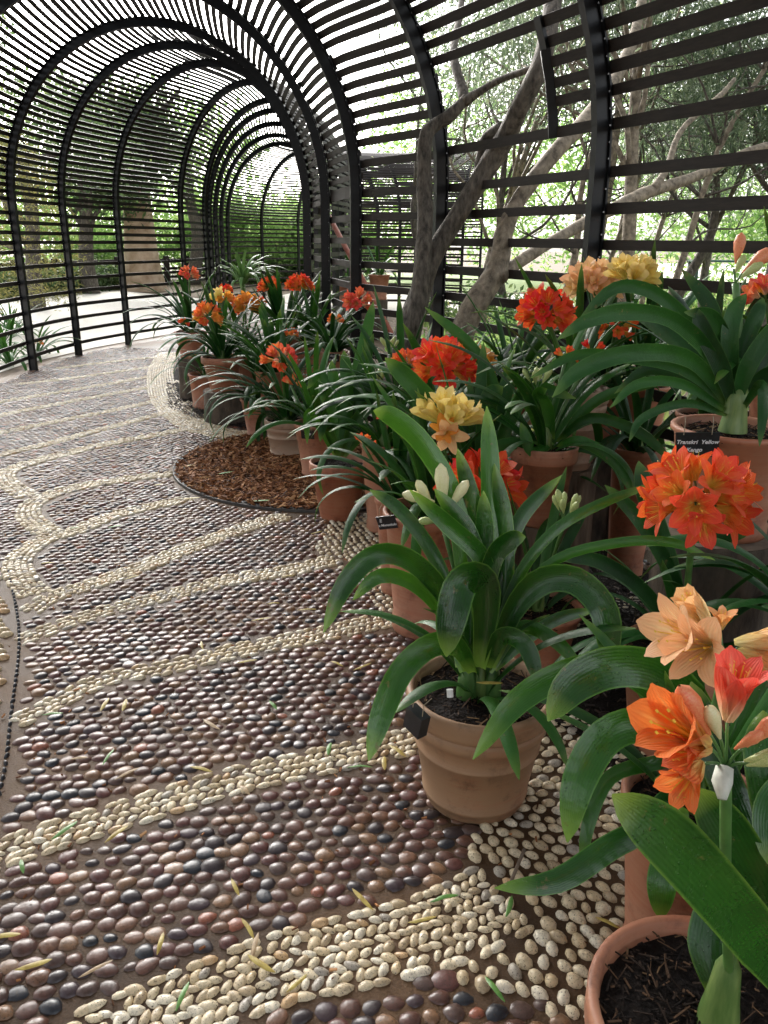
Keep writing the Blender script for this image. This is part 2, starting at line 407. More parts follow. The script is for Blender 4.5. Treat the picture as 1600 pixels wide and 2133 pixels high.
def petal_mat(name, main, edge, throat, tstart=.25, tend=.6):
    m, t, b = nodes(name); L = t.links.new
    av = N(t, 'ShaderNodeAttribute', attribute_name='v'); au = N(t, 'ShaderNodeAttribute', attribute_name='u')
    g = N(t, 'ShaderNodeTexCoord'); oi = N(t, 'ShaderNodeObjectInfo')
    n = N(t, 'ShaderNodeTexNoise', i_Scale=4, i_Detail=3); L(g.outputs['Object'], n.inputs['Vector'])
    ad = N(t, 'ShaderNodeMath', operation='MULTIPLY_ADD'); L(n.outputs[0], ad.inputs[0]); ad.inputs[1].default_value = .25; L(av.outputs['Fac'], ad.inputs[2])
    mid = tuple((a + c) / 2 for a, c in zip(main, throat))
    r = ramp(t, [(tstart, throat), ((tstart + tend) / 2 + .03, mid), (tend + .1, main), (1.1 if tend < .95 else 1, edge)]); L(ad.outputs[0], r.inputs[0])
    # pale stripe down each petal
    ab = N(t, 'ShaderNodeMath', operation='ABSOLUTE'); L(au.outputs['Fac'], ab.inputs[0])
    rs = ramp(t, [(.0, (.45,) * 3), (.16, (0,) * 3)]); L(ab.outputs[0], rs.inputs[0])
    rv = ramp(t, [(.6, (1,) * 3), (.95, (0,) * 3)]); L(av.outputs['Fac'], rv.inputs[0])
    mu = N(t, 'ShaderNodeMath', operation='MULTIPLY'); L(rs.outputs[0], mu.inputs[0]); L(rv.outputs[0], mu.inputs[1])
    mx = N(t, 'ShaderNodeMix', data_type='RGBA'); L(mu.outputs[0], mx.inputs[0]); L(r.outputs[0], mx.inputs[6]); mx.inputs[7].default_value = (*throat, 1)
    hv = N(t, 'ShaderNodeHueSaturation')
    mr = N(t, 'ShaderNodeMapRange'); mr.inputs['To Min'].default_value = .488; mr.inputs['To Max'].default_value = .512
    L(oi.outputs['Random'], mr.inputs[0]); L(mr.outputs[0], hv.inputs['Hue']); L(mx.outputs[2], hv.inputs['Color'])
    pv = N(t, 'ShaderNodeMath', operation='MULTIPLY'); L(au.outputs['Fac'], pv.inputs[0]); pv.inputs[1].default_value = 24
    ps = N(t, 'ShaderNodeMath', operation='SINE'); L(pv.outputs[0], ps.inputs[0])
    pb_ = N(t, 'ShaderNodeBump', i_Strength=.35, i_Distance=.01); L(ps.outputs[0], pb_.inputs['Height']); L(pb_.outputs[0], b.inputs['Normal'])
    L(hv.outputs[0], b.inputs['Base Color'])
    b.inputs['Roughness'].default_value = .45; b.inputs['Specular IOR Level'].default_value = .35
    b.inputs['Sheen Weight'].default_value = .1
    tr = N(t, 'ShaderNodeBsdfTranslucent'); ms = N(t, 'ShaderNodeMixShader'); ms.inputs[0].default_value = .38
    L(hv.outputs[0], tr.inputs[0]); L(b.outputs[0], ms.inputs[1]); L(tr.outputs[0], ms.inputs[2]); L(ms.outputs[0], t.nodes['Material Output'].inputs[0])
    return m
PET = {
    'red': petal_mat('red_orange_petal', (.9, .09, .022), (.87, .06, .026), (.9, .42, .06), .3, .55),
    'redor': petal_mat('orange_red_petal', (.92, .16, .03), (.9, .11, .035), (.92, .58, .1), .42, .66),
    'orange': petal_mat('orange_petal', (.92, .21, .045), (.9, .16, .045), (.92, .6, .2), .32, .62),
    'coral': petal_mat('coral_petal', (.85, .17, .075), (.85, .13, .07), (.9, .66, .4), .2, .55),
    'peach': petal_mat('peach_petal', (.9, .4, .15), (.9, .34, .13), (.9, .68, .28), .2, .6),
    'palepeach': petal_mat('pale_peach_petal', (.93, .6, .3), (.93, .54, .27), (.93, .8, .42), .2, .6),
    'yellow': petal_mat('yellow_petal', (.93, .74, .22), (.93, .7, .25), (.9, .78, .2), .2, .6),
    'yorange': petal_mat('yellow_orange_petal', (.9, .4, .05), (.9, .34, .05), (.88, .62, .16), .2, .6),
}

def pot_mat(name, c0, c1, dust, damt):
    m, t, b = nodes(name); L = t.links.new
    tc = N(t, 'ShaderNodeTexCoord'); oi = N(t, 'ShaderNodeObjectInfo')
    ad = N(t, 'ShaderNodeVectorMath', operation='ADD'); L(tc.outputs['Object'], ad.inputs[0]); L(oi.outputs['Random'], ad.inputs[1])
    n = N(t, 'ShaderNodeTexNoise', i_Scale=5, i_Detail=7, i_Roughness=.6); L(ad.outputs[0], n.inputs['Vector'])
    mp = N(t, 'ShaderNodeMapping'); mp.inputs['Scale'].default_value = (1.5, 1.5, 45); L(ad.outputs[0], mp.inputs[0])
    n2 = N(t, 'ShaderNodeTexNoise', i_Scale=2.5, i_Detail=4); L(mp.outputs[0], n2.inputs['Vector'])
    r = ramp(t, [(.3, c0), (.7, c1)]); L(n.outputs[0], r.inputs[0])
    n3 = N(t, 'ShaderNodeTexNoise', i_Scale=2.2, i_Detail=8, i_Roughness=.7); L(ad.outputs[0], n3.inputs['Vector'])
    a2 = N(t, 'ShaderNodeMath', operation='MULTIPLY_ADD'); L(n2.outputs[0], a2.inputs[0]); a2.inputs[1].default_value = .4; L(n3.outputs[0], a2.inputs[2])
    rd = ramp(t, [(.6 - damt * .3, (0,) * 3), (.8 - damt * .2, (min(1, damt + .2),) * 3)]); L(a2.outputs[0], rd.inputs[0])
    mx = N(t, 'ShaderNodeMix', data_type='RGBA'); L(rd.outputs[0], mx.inputs[0]); L(r.outputs[0], mx.inputs[6]); mx.inputs[7].default_value = (*dust, 1)
    n4 = N(t, 'ShaderNodeTexNoise', i_Scale=9, i_Detail=9, i_Roughness=.75); L(ad.outputs[0], n4.inputs['Vector'])
    r4 = ramp(t, [(.34, (.45,) * 3), (.48, (1,) * 3)]); L(n4.outputs[0], r4.inputs[0])
    mx2 = N(t, 'ShaderNodeMix', data_type='RGBA', blend_type='MULTIPLY'); mx2.inputs[0].default_value = .8
    L(mx.outputs[2], mx2.inputs[6]); L(r4.outputs[0], mx2.inputs[7]); L(mx2.outputs[2], b.inputs['Base Color'])
    b.inputs['Roughness'].default_value = .6; b.inputs['Coat Weight'].default_value = .08; b.inputs['Coat Roughness'].default_value = .3
    bp = N(t, 'ShaderNodeBump', i_Strength=.35, i_Distance=.003); L(n2.outputs[0], bp.inputs['Height']); L(bp.outputs[0], b.inputs['Normal'])
    return m
MAT['terra'] = pot_mat('terracotta', (.3, .09, .042), (.42, .15, .075), (.42, .24, .15), .25)
MAT['terra_pale'] = pot_mat('pale_terracotta', (.42, .2, .12), (.52, .28, .18), (.55, .4, .29), .5)
MAT['terra_dusty'] = pot_mat('dusty_terracotta', (.3, .11, .05), (.38, .16, .08), (.33, .2, .11), .72)
MAT['terra_grey'] = pot_mat('limed_terracotta', (.33, .17, .1), (.4, .22, .14), (.4, .29, .2), .6)

MAT['lawn'] = simple('bright_lawn', (.1, .17, .04), (.3, .36, .12), 6, .8, .5, .02, detail=9)

MAT['leaf_deep'] = leaf_mat('clivia_leaf_front', (.003, .028, .004), (.016, .085, .01), (.2, .3, .04), .8, (.15, .38), .4)
# ================================================================== GROUND AND PATH
rng = np.random.default_rng(7)
random.seed(11)
g = MB(); g.add([(-150, -150, -.012), (150, -150, -.012), (150, 150, -.012), (-150, 150, -.012)], [(0, 1, 2, 3)])
tag(link('ground', g.mesh('ground', MAT['garden'])), kind='structure')

# tunnel frames: foot of each arch on the right and on the left (world XY)
RIBS = [((3.5, -1.2), (.31, -2.64)), ((2.9, .15), (-.29, -1.29)), ((2.3, 1.5), (-.89, .06)), ((1.7, 2.85), (-1.49, 1.4)),
        ((1.06, 4.19), (-2.1, 2.7)), ((.38, 5.53), (-2.8, 4.0)), ((-.2, 6.4), (-3.45, 5.5)), ((-.5, 7.4), (-4.0, 7.4)),
        ((-.77, 8.6), (-4.2, 9.4)), ((-.85, 9.3), (-4.14, 10.7)), ((-.8, 10.0), (-3.84, 11.9)), ((-.65, 10.9), (-3.3, 13.4)),
        ((-.5, 12.3), (-3.25, 14.9)), ((-.55, 13.6), (-3.32, 15.6)), ((-.8, 15.4), (-3.5, 17.0)), ((-1.0, 17.2), (-3.7, 18.6)),
        ((-1.04, 18.5), (-3.9, 20.4)), ((-.7, 19.2), (-3.4, 22.6)), ((-.2, 19.5), (-2.5, 23.4)), ((.3, 19.6), (-1.0, 24.0)),
        ((.9, 19.4), (.8, 23.9)), ((1.7, 18.9), (2.6, 23.2))]
rr_ = [r for r, l in RIBS]; ll_ = [l for r, l in RIBS]
g = MB()
RC = catmull(rr_, 80); LC = catmull(ll_, 80)
for i in range(79):
    a, b_, c, d = RC[i], RC[i + 1], LC[i + 1], LC[i]
    # laid a little beyond the arches' feet
    o = lambda p, q: p + (p - q) / np.linalg.norm(p - q) * .12
    a, b_, c, d = o(a, d), o(b_, c), o(c, b_), o(d, a)
    g.add([(a[0], a[1], 0), (b_[0], b_[1], 0), (c[0], c[1], 0), (d[0], d[1], 0)], [(0, 1, 2, 3)])
path = tag(link('path', g.mesh('path', MAT['mortar'])), kind='structure')

# pale gravel court outside the left wall and the pavement beyond the bend
g = MB()
gl = [(-1.4, -.5), (-2.2, 1.4), (-2.8, 2.8), (-3.5, 4.2), (-4.2, 6), (-4.5, 8.2), (-4.5, 10), (-4.2, 11.6), (-3.6, 13.4), (-3.6, 16), (-4, 19), (-4.2, 21), (-8, 24.5), (-16, 25), (-24, 20), (-24, 2), (-12, -1)]
g.add([(x, y, -.004) for x, y in gl], [tuple(range(len(gl)))])
tag(link('gravel_court', g.mesh('gravel_court', MAT['gravel'])), kind='structure')
g = MB(); g.add([(1.5, 11, -.006), (4, 9.5, -.006), (30, 9, -.006), (45, 40, -.006), (-3, 40, -.006), (-1, 26, -.006), (6, 26, -.006), (9.5, 20, -.006)], [(0, 1, 2, 3, 4, 5, 6, 7)])
tag(link('lawn', g.mesh('lawn', MAT['lawn'])), kind='structure')
g = MB()
pv = [(-3.3, 21.2), (-2.6, 25.6), (6, 25), (9, 20), (3, 18.6), (1.5, 17.2), (-.3, 17.9), (-1.2, 19.5)]
g.add([(x, y, .004) for x, y in pv], [tuple(range(len(pv)))])
tag(link('pavement', g.mesh('pavement', MAT['gravel'])), kind='structure')

# ---- planting bed (world polygon traced on the ground)
def GP(lst): return [tuple(G(x, y).xy) for x, y in lst]
MC, MR = (-.40, 5.42), 1.06              # round mulch bed
bed_poly = GP([(900, 1330), (985, 1420), (1120, 1490), (1230, 1545), (1290, 1640), (1330, 1780), (1345, 1960), (1330, 2133)]) + \
    [(.9, .4), (1.6, -.4), (2.55, .9), (2.2, 1.55), (1.6, 2.87), (.97, 4.17), (.29, 5.47), (-.3, 6.36), (-.6, 7.38), (-.88, 8.55)] + \
    GP([(395, 745), (345, 790), (352, 850), (405, 872), (520, 895), (640, 930), (760, 1010), (800, 1060), (850, 1110), (880, 1230)])
def inpoly(P_, poly):
    x, y = P_[:, 0], P_[:, 1]; r = np.zeros(len(P_), bool); n = len(poly)
    for i in range(n):
        x1, y1 = poly[i]; x2, y2 = poly[(i + 1) % n]
        c = ((y1 > y) != (y2 > y)) & (x < (x2 - x1) * (y - y1) / (y2 - y1 + 1e-12) + x1)
        r ^= c
    return r
g = MB(); g.add([(x, y, .005) for x, y in bed_poly], [tuple(range(len(bed_poly)))])
bed = tag(link('planting_bed', g.mesh('planting_bed', MAT['soil'])), kind='structure')
g = MB(); nn = 72
g.add([(MC[0] + MR * math.cos(a), MC[1] + MR * math.sin(a), .010) for a in [2 * math.pi * k / nn for k in range(nn)]], [tuple(range(nn))])
mulch = tag(link('mulch_bed', g.mesh('mulch_bed', MAT['dchips'])), kind='structure')
g = MB()
g.lathe([(MR + .012, -.01), (MR + .007, .016), (MR + .003, .016), (MR + .003, -.01)], 72, (MC[0], MC[1], 0))
link('edging', g.mesh('edging', MAT['edge']), parent=mulch)

def chips(name, n, sampler, smin, smax, mat, parent, z0, tall=.02, seed=1):
    rg = np.random.default_rng(seed)
    C = sampler(rg, n); n = len(C)
    a = rg.uniform(0, 2 * np.pi, n); ln = rg.uniform(smin, smax, n); wd = ln * rg.uniform(.15, .4, n); til = rg.normal(0, .3, n); z = z0 + rg.uniform(0, tall, n)
    d = np.stack([np.cos(a) * np.cos(til), np.sin(a) * np.cos(til), np.sin(til)], 1); s = np.stack([-np.sin(a), np.cos(a), rg.normal(0, .3, n)], 1)
    up = np.array([0, 0, 1.0]); C3 = np.column_stack([C, z])
    th = .004
    V = np.stack([C3 - d * ln[:, None] / 2 - s * wd[:, None] / 2, C3 + d * ln[:, None] / 2 - s * wd[:, None] / 2 * .6, C3 + d * ln[:, None] / 2 + s * wd[:, None] / 2 * .7, C3 - d * ln[:, None] / 2 + s * wd[:, None] / 2], 1)
    V2 = V - up * th
    VV = np.concatenate([V, V2], 1).reshape(-1, 3)
    base = (np.arange(n) * 8)[:, None]
    F = np.concatenate([base + np.array(q) for q in ((0, 1, 2, 3), (0, 4, 5, 1), (1, 5, 6, 2), (2, 6, 7, 3), (3, 7, 4, 0))], 1).reshape(-1, 4)
    me = mesh_np(name, VV, F, mat, False, {'rnd': np.repeat(rg.uniform(0, 1, n) ** 1.1, 8)})
    o = link(name, me, parent=parent); o['kind'] = 'stuff'
    return o
def disc(rg, n):
    r = MR * np.sqrt(rg.uniform(0, 1, n)); a = rg.uniform(0, 2 * np.pi, n)
    return np.column_stack([MC[0] + r * np.cos(a) * .985, MC[1] + r * np.sin(a) * .985])
chips('bark_chips', 15000, disc, .018, .06, MAT['chips'], mulch, .012, .02, 3)
def bedpts(rg, n):
    P_ = np.column_stack([rg.uniform(-2.4, 2.4, n * 3), rg.uniform(.3, 8.6, n * 3)])
    P_ = P_[inpoly(P_, bed_poly)]
    return P_[:n]
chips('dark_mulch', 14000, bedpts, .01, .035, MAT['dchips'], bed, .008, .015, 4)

# ---- pebble mosaic: cream bands and fans
bands = [  # (pixels traced along the band, width in metres at start and end)
    ([(150, 2180), (400, 2085), (600, 2010), (800, 1965), (960, 1915), (1060, 1860)], .17, .24),
    ([(-60, 1800), (100, 1745), (350, 1668), (500, 1622), (650, 1590), (850, 1545), (1000, 1500)], .13, .15),
    ([(30, 1505), (110, 1468), (220, 1415), (350, 1390), (450, 1365), (600, 1335), (700, 1315), (820, 1290), (880, 1300)], .10, .15),
    ([(40, 1335), (120, 1305), (200, 1278), (350, 1240), (500, 1205), (600, 1190), (700, 1165)], .11, .14),
    ([(60, 1275), (105, 1245), (200, 1215), (300, 1180), (400, 1140), (525, 1095), (600, 1075)], .12, .14),
    ([(75, 1240), (45, 1205), (40, 1165), (90, 1125), (160, 1105), (250, 1070), (400, 1038)], .15, .12),
    ([(100, 1110), (60, 1075), (75, 1045), (150, 1018), (275, 997), (385, 985)], .15, .13),
    ([(60, 1035), (15, 1005), (20, 980), (100, 955), (225, 925), (350, 902), (420, 885)], .15, .12),
    ([(-80, 972), (0, 948), (100, 925), (200, 898), (300, 872), (380, 850)], .12, .12),
    ([(-60, 912), (0, 902), (120, 878), (250, 852), (360, 828)], .12, .12),
    ([(-60, 880), (0, 866), (120, 842), (250, 818), (350, 800)], .12, .12),
    ([(-60, 848), (0, 838), (120, 818), (250, 796), (345, 778)], .12, .12),
    ([(40, 800), (120, 792), (250, 774), (345, 760)], .12, .12),
    ([(120, 768), (250, 752), (350, 742)], .12, .12),
    ([(352, 735), (335, 770), (340, 820), (365, 855), (410, 888), (480, 905), (560, 912)], .30, .30),
    # strips that run through the planting bed
    ([(1200, 1268), (1290, 1258), (1380, 1255)], .12, .12),
    ([(1190, 1105), (1260, 1103), (1340, 1100)], .12, .12),
    ([(1210, 1035), (1290, 1032), (1350, 1028)], .12, .12),
    ([(400, 800), (360, 795)], .12, .12), ([(430, 850), (380, 838)], .12, .12), ([(500, 878), (430, 862)], .14, .14),
]
bands = [(np.array([G(x, y).xy for x, y in b[0]]), b[1], b[2]) for b in bands]
fans = [GP([(1080, 1500), (1160, 1480), (1260, 1500), (1420, 1500), (1420, 1640), (1345, 1700), (1380, 1900), (1330, 2133), (1180, 2133), (1120, 2085), (1000, 2072), (930, 2010), (880, 1960), (900, 1880), (960, 1800), (1010, 1700), (1060, 1640)]),
        GP([(690, 1078), (800, 1070), (850, 1110), (890, 1230), (930, 1330), (905, 1345), (850, 1325), (790, 1300), (770, 1240), (765, 1190), (700, 1185), (655, 1150)])]
def seg_dist(P_, poly):
    """distance to polyline, arc length, and local direction angle"""
    best = np.full(len(P_), 1e9); ang = np.zeros(len(P_)); s_at = np.zeros(len(P_)); L = 0
    for a, b_ in zip(poly[:-1], poly[1:]):
        d = b_ - a; l = np.linalg.norm(d); t = np.clip(((P_ - a) @ d) / (l * l), 0, 1)
        q = a + t[:, None] * d; dd = np.linalg.norm(P_ - q, axis=1); m = dd < best
        best[m] = dd[m]; ang[m] = math.atan2(d[1], d[0]); s_at[m] = L + t[m] * l; L += l
    return best, ang, s_at / L
def on_path(P_):
    poly = [tuple(p) for p in RC] + [tuple(p) for p in LC[::-1]]
    return inpoly(P_, poly)
KERB = np.array([G(18, 1190).xy, G(40, 1320).xy, G(22, 1500).xy, G(2, 1640).xy, G(-80, 1900).xy])
def left_of_kerb(P_):
    kc = catmull(KERB, 60)[::-1]
    return (P_[:, 0] < np.interp(P_[:, 1], kc[:, 1], kc[:, 0]) - .02) & (P_[:, 1] < KERB[0][1])
def band_field(P_):
    best = np.full(len(P_), 9.); ang = np.zeros(len(P_))
    for poly, w0, w1 in bands:
        d, a, s = seg_dist(P_, poly); v = d - (w0 + (w1 - w0) * s) / 2; m = v < best
        best[m] = v[m]; ang[m] = a[m]
    for fp in fans:
        m = inpoly(P_, fp); best[m] = np.minimum(best[m], -.05)
    return best, ang
def visible(P_, pad=120):
    x, y = P_[:, 0], P_[:, 1]
    z = y * math.cos(PITCH) + EYE * math.sin(PITCH)
    px = 800 + FPX * x / np.maximum(z, .01)
    py = 1066.5 - FPX * (-EYE * math.cos(PITCH) + y * math.sin(PITCH)) / np.maximum(z, .01)
    return (z > .2) & (px > -pad) & (px < 1600 + pad) & (py < 2133 + pad), z
LIM = 11.5
peb = []   # x, y, half long, half short, angle, height, pale flag, rnd
# cream pebbles in the bands: herringbone rows
for poly, w0, w1 in bands:
    sm = catmull(poly, max(12, len(poly) * 8)) if len(poly) > 2 else np.array([poly[0] + (poly[1] - poly[0]) * k / 7 for k in range(8)])
    dl = np.r_[0, np.cumsum(np.linalg.norm(np.diff(sm, axis=0), axis=1))]; Lt = dl[-1]
    du = .028
    for k in range(int(Lt / du)):
        s = (k + .5) * du
        x = np.interp(s, dl, sm[:, 0]); y = np.interp(s, dl, sm[:, 1])
        x2 = np.interp(s + .03, dl, sm[:, 0]); y2 = np.interp(s + .03, dl, sm[:, 1])
        if s + .03 > Lt: x2, y2 = x + (x - np.interp(s - .03, dl, sm[:, 0])), y + (y - np.interp(s - .03, dl, sm[:, 1]))
        a = math.atan2(y2 - y, x2 - x); wd = w0 + (w1 - w0) * s / Lt
        nr = max(2, int(round(wd / .027)))
        for r in range(nr):
            t = ((r + .5) / nr - .5) * wd
            edge = r in (0, nr - 1)
            aa = a + (random.gauss(0, .15) if edge else (.75 if r % 2 else -.55) + random.gauss(0, .2))
            if edge and k % 3 == 2: continue
            sh = random.uniform(-.006, .006) + (r % 2) * du / 2
            hl = random.uniform(.0155, .0215) * (1.15 if edge else 1); hw = hl * random.uniform(.5, .66)
            if y > 3.3: hl *= 1.22; hw *= 1.3
            px, py = x - math.sin(a) * t + math.cos(a) * sh, y + math.cos(a) * t + math.sin(a) * sh
            peb.append((px, py, hl, hw, aa, hw * random.uniform(.38, .65), 1, random.random()))
nb = len(peb)
def lattice(sp, ang, jit):
    n = int(26 / sp); ii, jj = np.meshgrid(np.arange(-n // 2, n // 2), np.arange(-n // 2, n // 2))
    x = (ii + .5 * (jj % 2)) * sp; y = jj * sp * .86
    x = x.ravel() + rng.normal(0, jit, x.size); y = y.ravel() + rng.normal(0, jit, y.size)
    c, s = math.cos(ang), math.sin(ang)
    return np.column_stack([x * c - y * s, x * s + y * c + 5])
def keep(P_):
    v, z = visible(P_); return P_[v & (P_[:, 1] < LIM) & (P_[:, 1] > .5) & (on_path(P_))]
inbed = lambda P_: inpoly(P_, bed_poly) | (np.hypot(P_[:, 0] - MC[0], P_[:, 1] - MC[1]) < MR + .03)
# cream pebbles in the fans
Q = lattice(.042, R(50), .0035); Q = keep(Q); mfan = np.zeros(len(Q), bool)
for fp in fans: mfan |= inpoly(Q, fp)
Q = Q[mfan]
_pb = np.array([p[:2] for p in peb])
Q = Q[[np.min(np.hypot(_pb[:, 0] - q[0], _pb[:, 1] - q[1])) > .031 for q in Q]]
F2C = np.array(G(760, 1240).xy); F1C = np.array(G(900, 1650).xy)
for q in Q:
    c = F1C if q[1] < 2.6 else F2C
    a = math.atan2(q[1] - c[1], q[0] - c[0]) + (random.gauss(0, .35))
    hl = random.uniform(.0165, .0235); peb.append((q[0], q[1], hl, hl * random.uniform(.62, .85), a, hl * random.uniform(.38, .55), 1, random.random()))
# ochre pebbles beyond the kerb at the left, and the thin black row along it
Q = lattice(.052, R(66), .003); v, z = visible(Q); Q = Q[v & (Q[:, 1] < 3.7) & (Q[:, 1] > 1.)]; Q = Q[left_of_kerb(Q)]
for q in Q:
    peb.append((q[0] - .03, q[1], .027, .02, random.gauss(.3, .3), .014, 1, random.choice([.15, .7, .75, .85, .98])))
ks = catmull(KERB, 60); kd = np.r_[0, np.cumsum(np.linalg.norm(np.diff(ks, axis=0), axis=1))]
for k in range(int(kd[-1] / .036)):
    s = k * .036; x, y = np.interp(s, kd, ks[:, 0]), np.interp(s, kd, ks[:, 1])
    peb.append((x, y, .013, .0065, R(110) + random.gauss(0, .2), .008, 0, .54))
# dark pebbles everywhere else
Q = keep(lattice(.0468, R(8), .0032))
v, ang = band_field(Q)
m = (v > .012) & ~inbed(Q) & ~left_of_kerb(Q)
kdist = seg_dist(Q, KERB)[0]; m &= kdist > .04
Q, ang = Q[m], ang[m]
for q, a in zip(Q, ang):
    big = random.random()
    hl = random.uniform(.0215, .0265) * (1.22 if big > .9 else .76 if big < .14 else 1); hw = hl * random.uniform(.68, .95)
    peb.append((q[0], q[1], hl, hw, .25 * a + random.gauss(.05, .35), hw * random.uniform(.18, .4), 0, random.random()))
peb = np.array(peb)
# cream band stones do not lie in the plant beds, except the strips (always kept) 
vis, zz = visible(peb[:, :2]); keepm = vis & (peb[:, 1] < LIM + 1)
pm = np.hypot(peb[:, 0] - MC[0], peb[:, 1] - MC[1]) < MR + .02
keepm &= ~pm
peb = peb[keepm]; zz = zz[keepm]

def dome(rings, seg):
    v = [(0, 0, 1)]; f = []
    for i in range(1, rings + 1):
        th = i / rings * 1.75; 
        for k in range(seg):
            a = 2 * math.pi * k / seg; e = .9
            v.append((math.sin(th) * math.cos(a), math.sin(th) * math.sin(a), math.cos(th)))
    for k in range(seg): f.append((0, 1 + k, 1 + (k + 1) % seg))
    for i in range(rings - 1):
        for k in range(seg):
            a = 1 + i * seg + k; b_ = 1 + i * seg + (k + 1) % seg
            f.append((a, a + seg, b_)); f.append((b_, a + seg, b_ + seg))
    return np.array(v), np.array(f)
def stamp(pb, rings, seg):
    v, f = dome(rings, seg); n = len(pb); nv = len(v)
    rg = np.random.default_rng(5)
    c, s = np.cos(pb[:, 4]), np.sin(pb[:, 4])
    # lopsided outline per stone
    k1 = rg.uniform(-.25, .25, n)[:, None]; k2 = rg.uniform(-.2, .2, n)[:, None]
    X = v[None, :, 0] * (1 + k1 * v[None, :, 1]); Y = v[None, :, 1] * (1 + k2 * v[None, :, 0])
    X = X * pb[:, 2, None] * 1.07; Y = Y * pb[:, 3, None] * 1.07; Z = (v[None, :, 2] * 1.6 - .42) * pb[:, 5, None] + .001
    tilt = rg.normal(0, .08, n)[:, None]; Z = Z + X * tilt
    W = np.stack([pb[:, 0, None] + X * c[:, None] - Y * s[:, None], pb[:, 1, None] + X * s[:, None] + Y * c[:, None], Z], 2).reshape(-1, 3)
    F = (f[None] + (np.arange(n) * nv)[:, None, None]).reshape(-1, 3)
    return W, F, np.repeat(pb[:, 7], nv)
px_size = peb[:, 2] / zz
P2 = np.array([proj((p[0], p[1], .01))[:2] for p in peb])
infr = (P2[:, 0] > 5) & (P2[:, 0] < 1230) & (P2[:, 1] > 1400) & (P2[:, 1] < 2125)
order = np.argsort(-(px_size * infr))[:290]
sel = np.zeros(len(peb), bool); sel[order] = True
dv, df = dome(3, 9)
dms = [[], []]
for pale in (0, 1):
    for k in range(10):
        rg = np.random.default_rng(20 + k); vv = dv.copy()
        vv[:, 0] *= 1 + rg.uniform(-.28, .28) * dv[:, 1]; vv[:, 1] *= 1 + rg.uniform(-.25, .25) * dv[:, 0]; vv[:, :2] *= (1 + rg.normal(0, .035, len(dv)))[:, None]; vv[:, 2] *= 1 + rg.normal(0, .03, len(dv))
        vv[:, 2] += rg.uniform(-.12, .12) * dv[:, 0]
        dms[pale].append(mesh_np('pebble', vv, df, MAT['pale_peb_o' if pale else 'dark_peb_o']))
for i, p in enumerate(peb[sel]):
    o = bpy.data.objects.new('pebble', dms[int(p[6])][i % 10]); col.objects.link(o); o.parent = path
    o.location = (p[0], p[1], .001 - .42 * p[5]); o.rotation_euler = (0, 0, p[4]); o.scale = (p[2] * 1.07, p[3] * 1.07, p[5] * 1.6)
rest = peb[~sel]; rz = zz[~sel]
for nm, flag in (('dark_pebbles', 0), ('cream_pebbles', 1)):
    Vs, Fs, As, off = [], [], [], 0
    for lo, hi, rg_, sg in ((0, 3.2, 3, 9), (3.2, 6, 2, 7), (6, 99, 2, 5)):
        q = rest[(rest[:, 6] == flag) & (rz >= lo) & (rz < hi)]
        if not len(q): continue
        V_, F_, A_ = stamp(q, rg_, sg); Vs.append(V_); Fs.append(F_ + off); As.append(A_); off += len(V_)
    o = link(nm, mesh_np(nm, np.vstack(Vs), np.vstack(Fs), MAT['pale_peb' if flag else 'dark_peb'], True, {'rnd': np.concatenate(As)}), parent=path)
    o['kind'] = 'stuff'
print('pebbles', len(peb))

def pathpts(rg, n):
    P_ = np.column_stack([rg.uniform(-2.6, 1.4, n * 2), rg.uniform(1.2, 6.5, n * 2) ]); P_ = P_[on_path(P_) & ~inbed(P_)]
    c = np.sin(P_[:, 0] * 5 + 1) * np.sin(P_[:, 1] * 4) + rg.normal(0, .7, len(P_)); return P_[c > .1][:n]
chips('path_litter', 1300, pathpts, .004, .02, MAT['chips'], path, .004, .016, 9)
# ================================================================== SLATTED TUNNEL
H0, HR = 1.85, 1.72
def arch(Rb, Lb, q, off=0.0):
    """q = (side param) : ('r', h) right leg height, ('l', h) left leg, ('t', theta) over the top; off moves outward"""
    Rb, Lb = np.array(Rb), np.array(Lb); mid = (Rb + Lb) / 2; hx = (Rb - Lb) / 2; hw = np.linalg.norm(hx); e = hx / hw
    kind, v = q
    if kind == 'r': xy = Rb + e * off; z = v
    elif kind == 'l': xy = Lb - e * off; z = v
    else: xy = mid + e * (hw + off) * math.cos(v); z = H0 + (HR + off) * math.sin(v)
    return np.array([xy[0], xy[1], z])
tunnel = empty('slatted_tunnel', (0, 6, 0))
tag(tunnel, 'long arched tunnel of dark horizontal slats on black ribs over the pebble path', 'slatted tunnel')
for (Rb, Lb) in RIBS:
    hw = math.dist(Rb, Lb) / 2
    pr = [('r', -.02), ('r', .6), ('r', 1.2)] + [('t', math.pi * k / 30) for k in range(31)] + [('l', 1.2), ('l', .6), ('l', -.02)]
    P1 = [Vector(arch(Rb, Lb, q, -.015)) for q in pr]; P0 = [Vector(arch(Rb, Lb, q, -.085)) for q in pr]
    e = (Vector((*Rb, 0)) - Vector((*Lb, 0))).normalized(); side = Vector((-e.y, e.x, 0))
    mb = MB(); v = []
    for a, b_ in zip(P1, P0):
        for q, s_ in ((a, 1), (a, -1), (b_, -1), (b_, 1)):
            v.append(q + side * .021 * s_)
    f = []
    for i in range(len(pr) - 1):
        for k in range(4): f.append((i * 4 + k, i * 4 + (k + 1) % 4, i * 4 + 4 + (k + 1) % 4, i * 4 + 4 + k))
    mb.add(v, f)
    # flange along the outer edge
    v = []
    for q in pr:
        a, b_ = Vector(arch(Rb, Lb, q, -.003)), Vector(arch(Rb, Lb, q, -.013))
        for qq, s_ in ((a, 1), (a, -1), (b_, -1), (b_, 1)): v.append(qq + side * .034 * s_)
    mb.add(v, f)
    link('rib', mb.mesh('rib', MAT['rib']), parent=tunnel)
slatsets = []
NT = 74
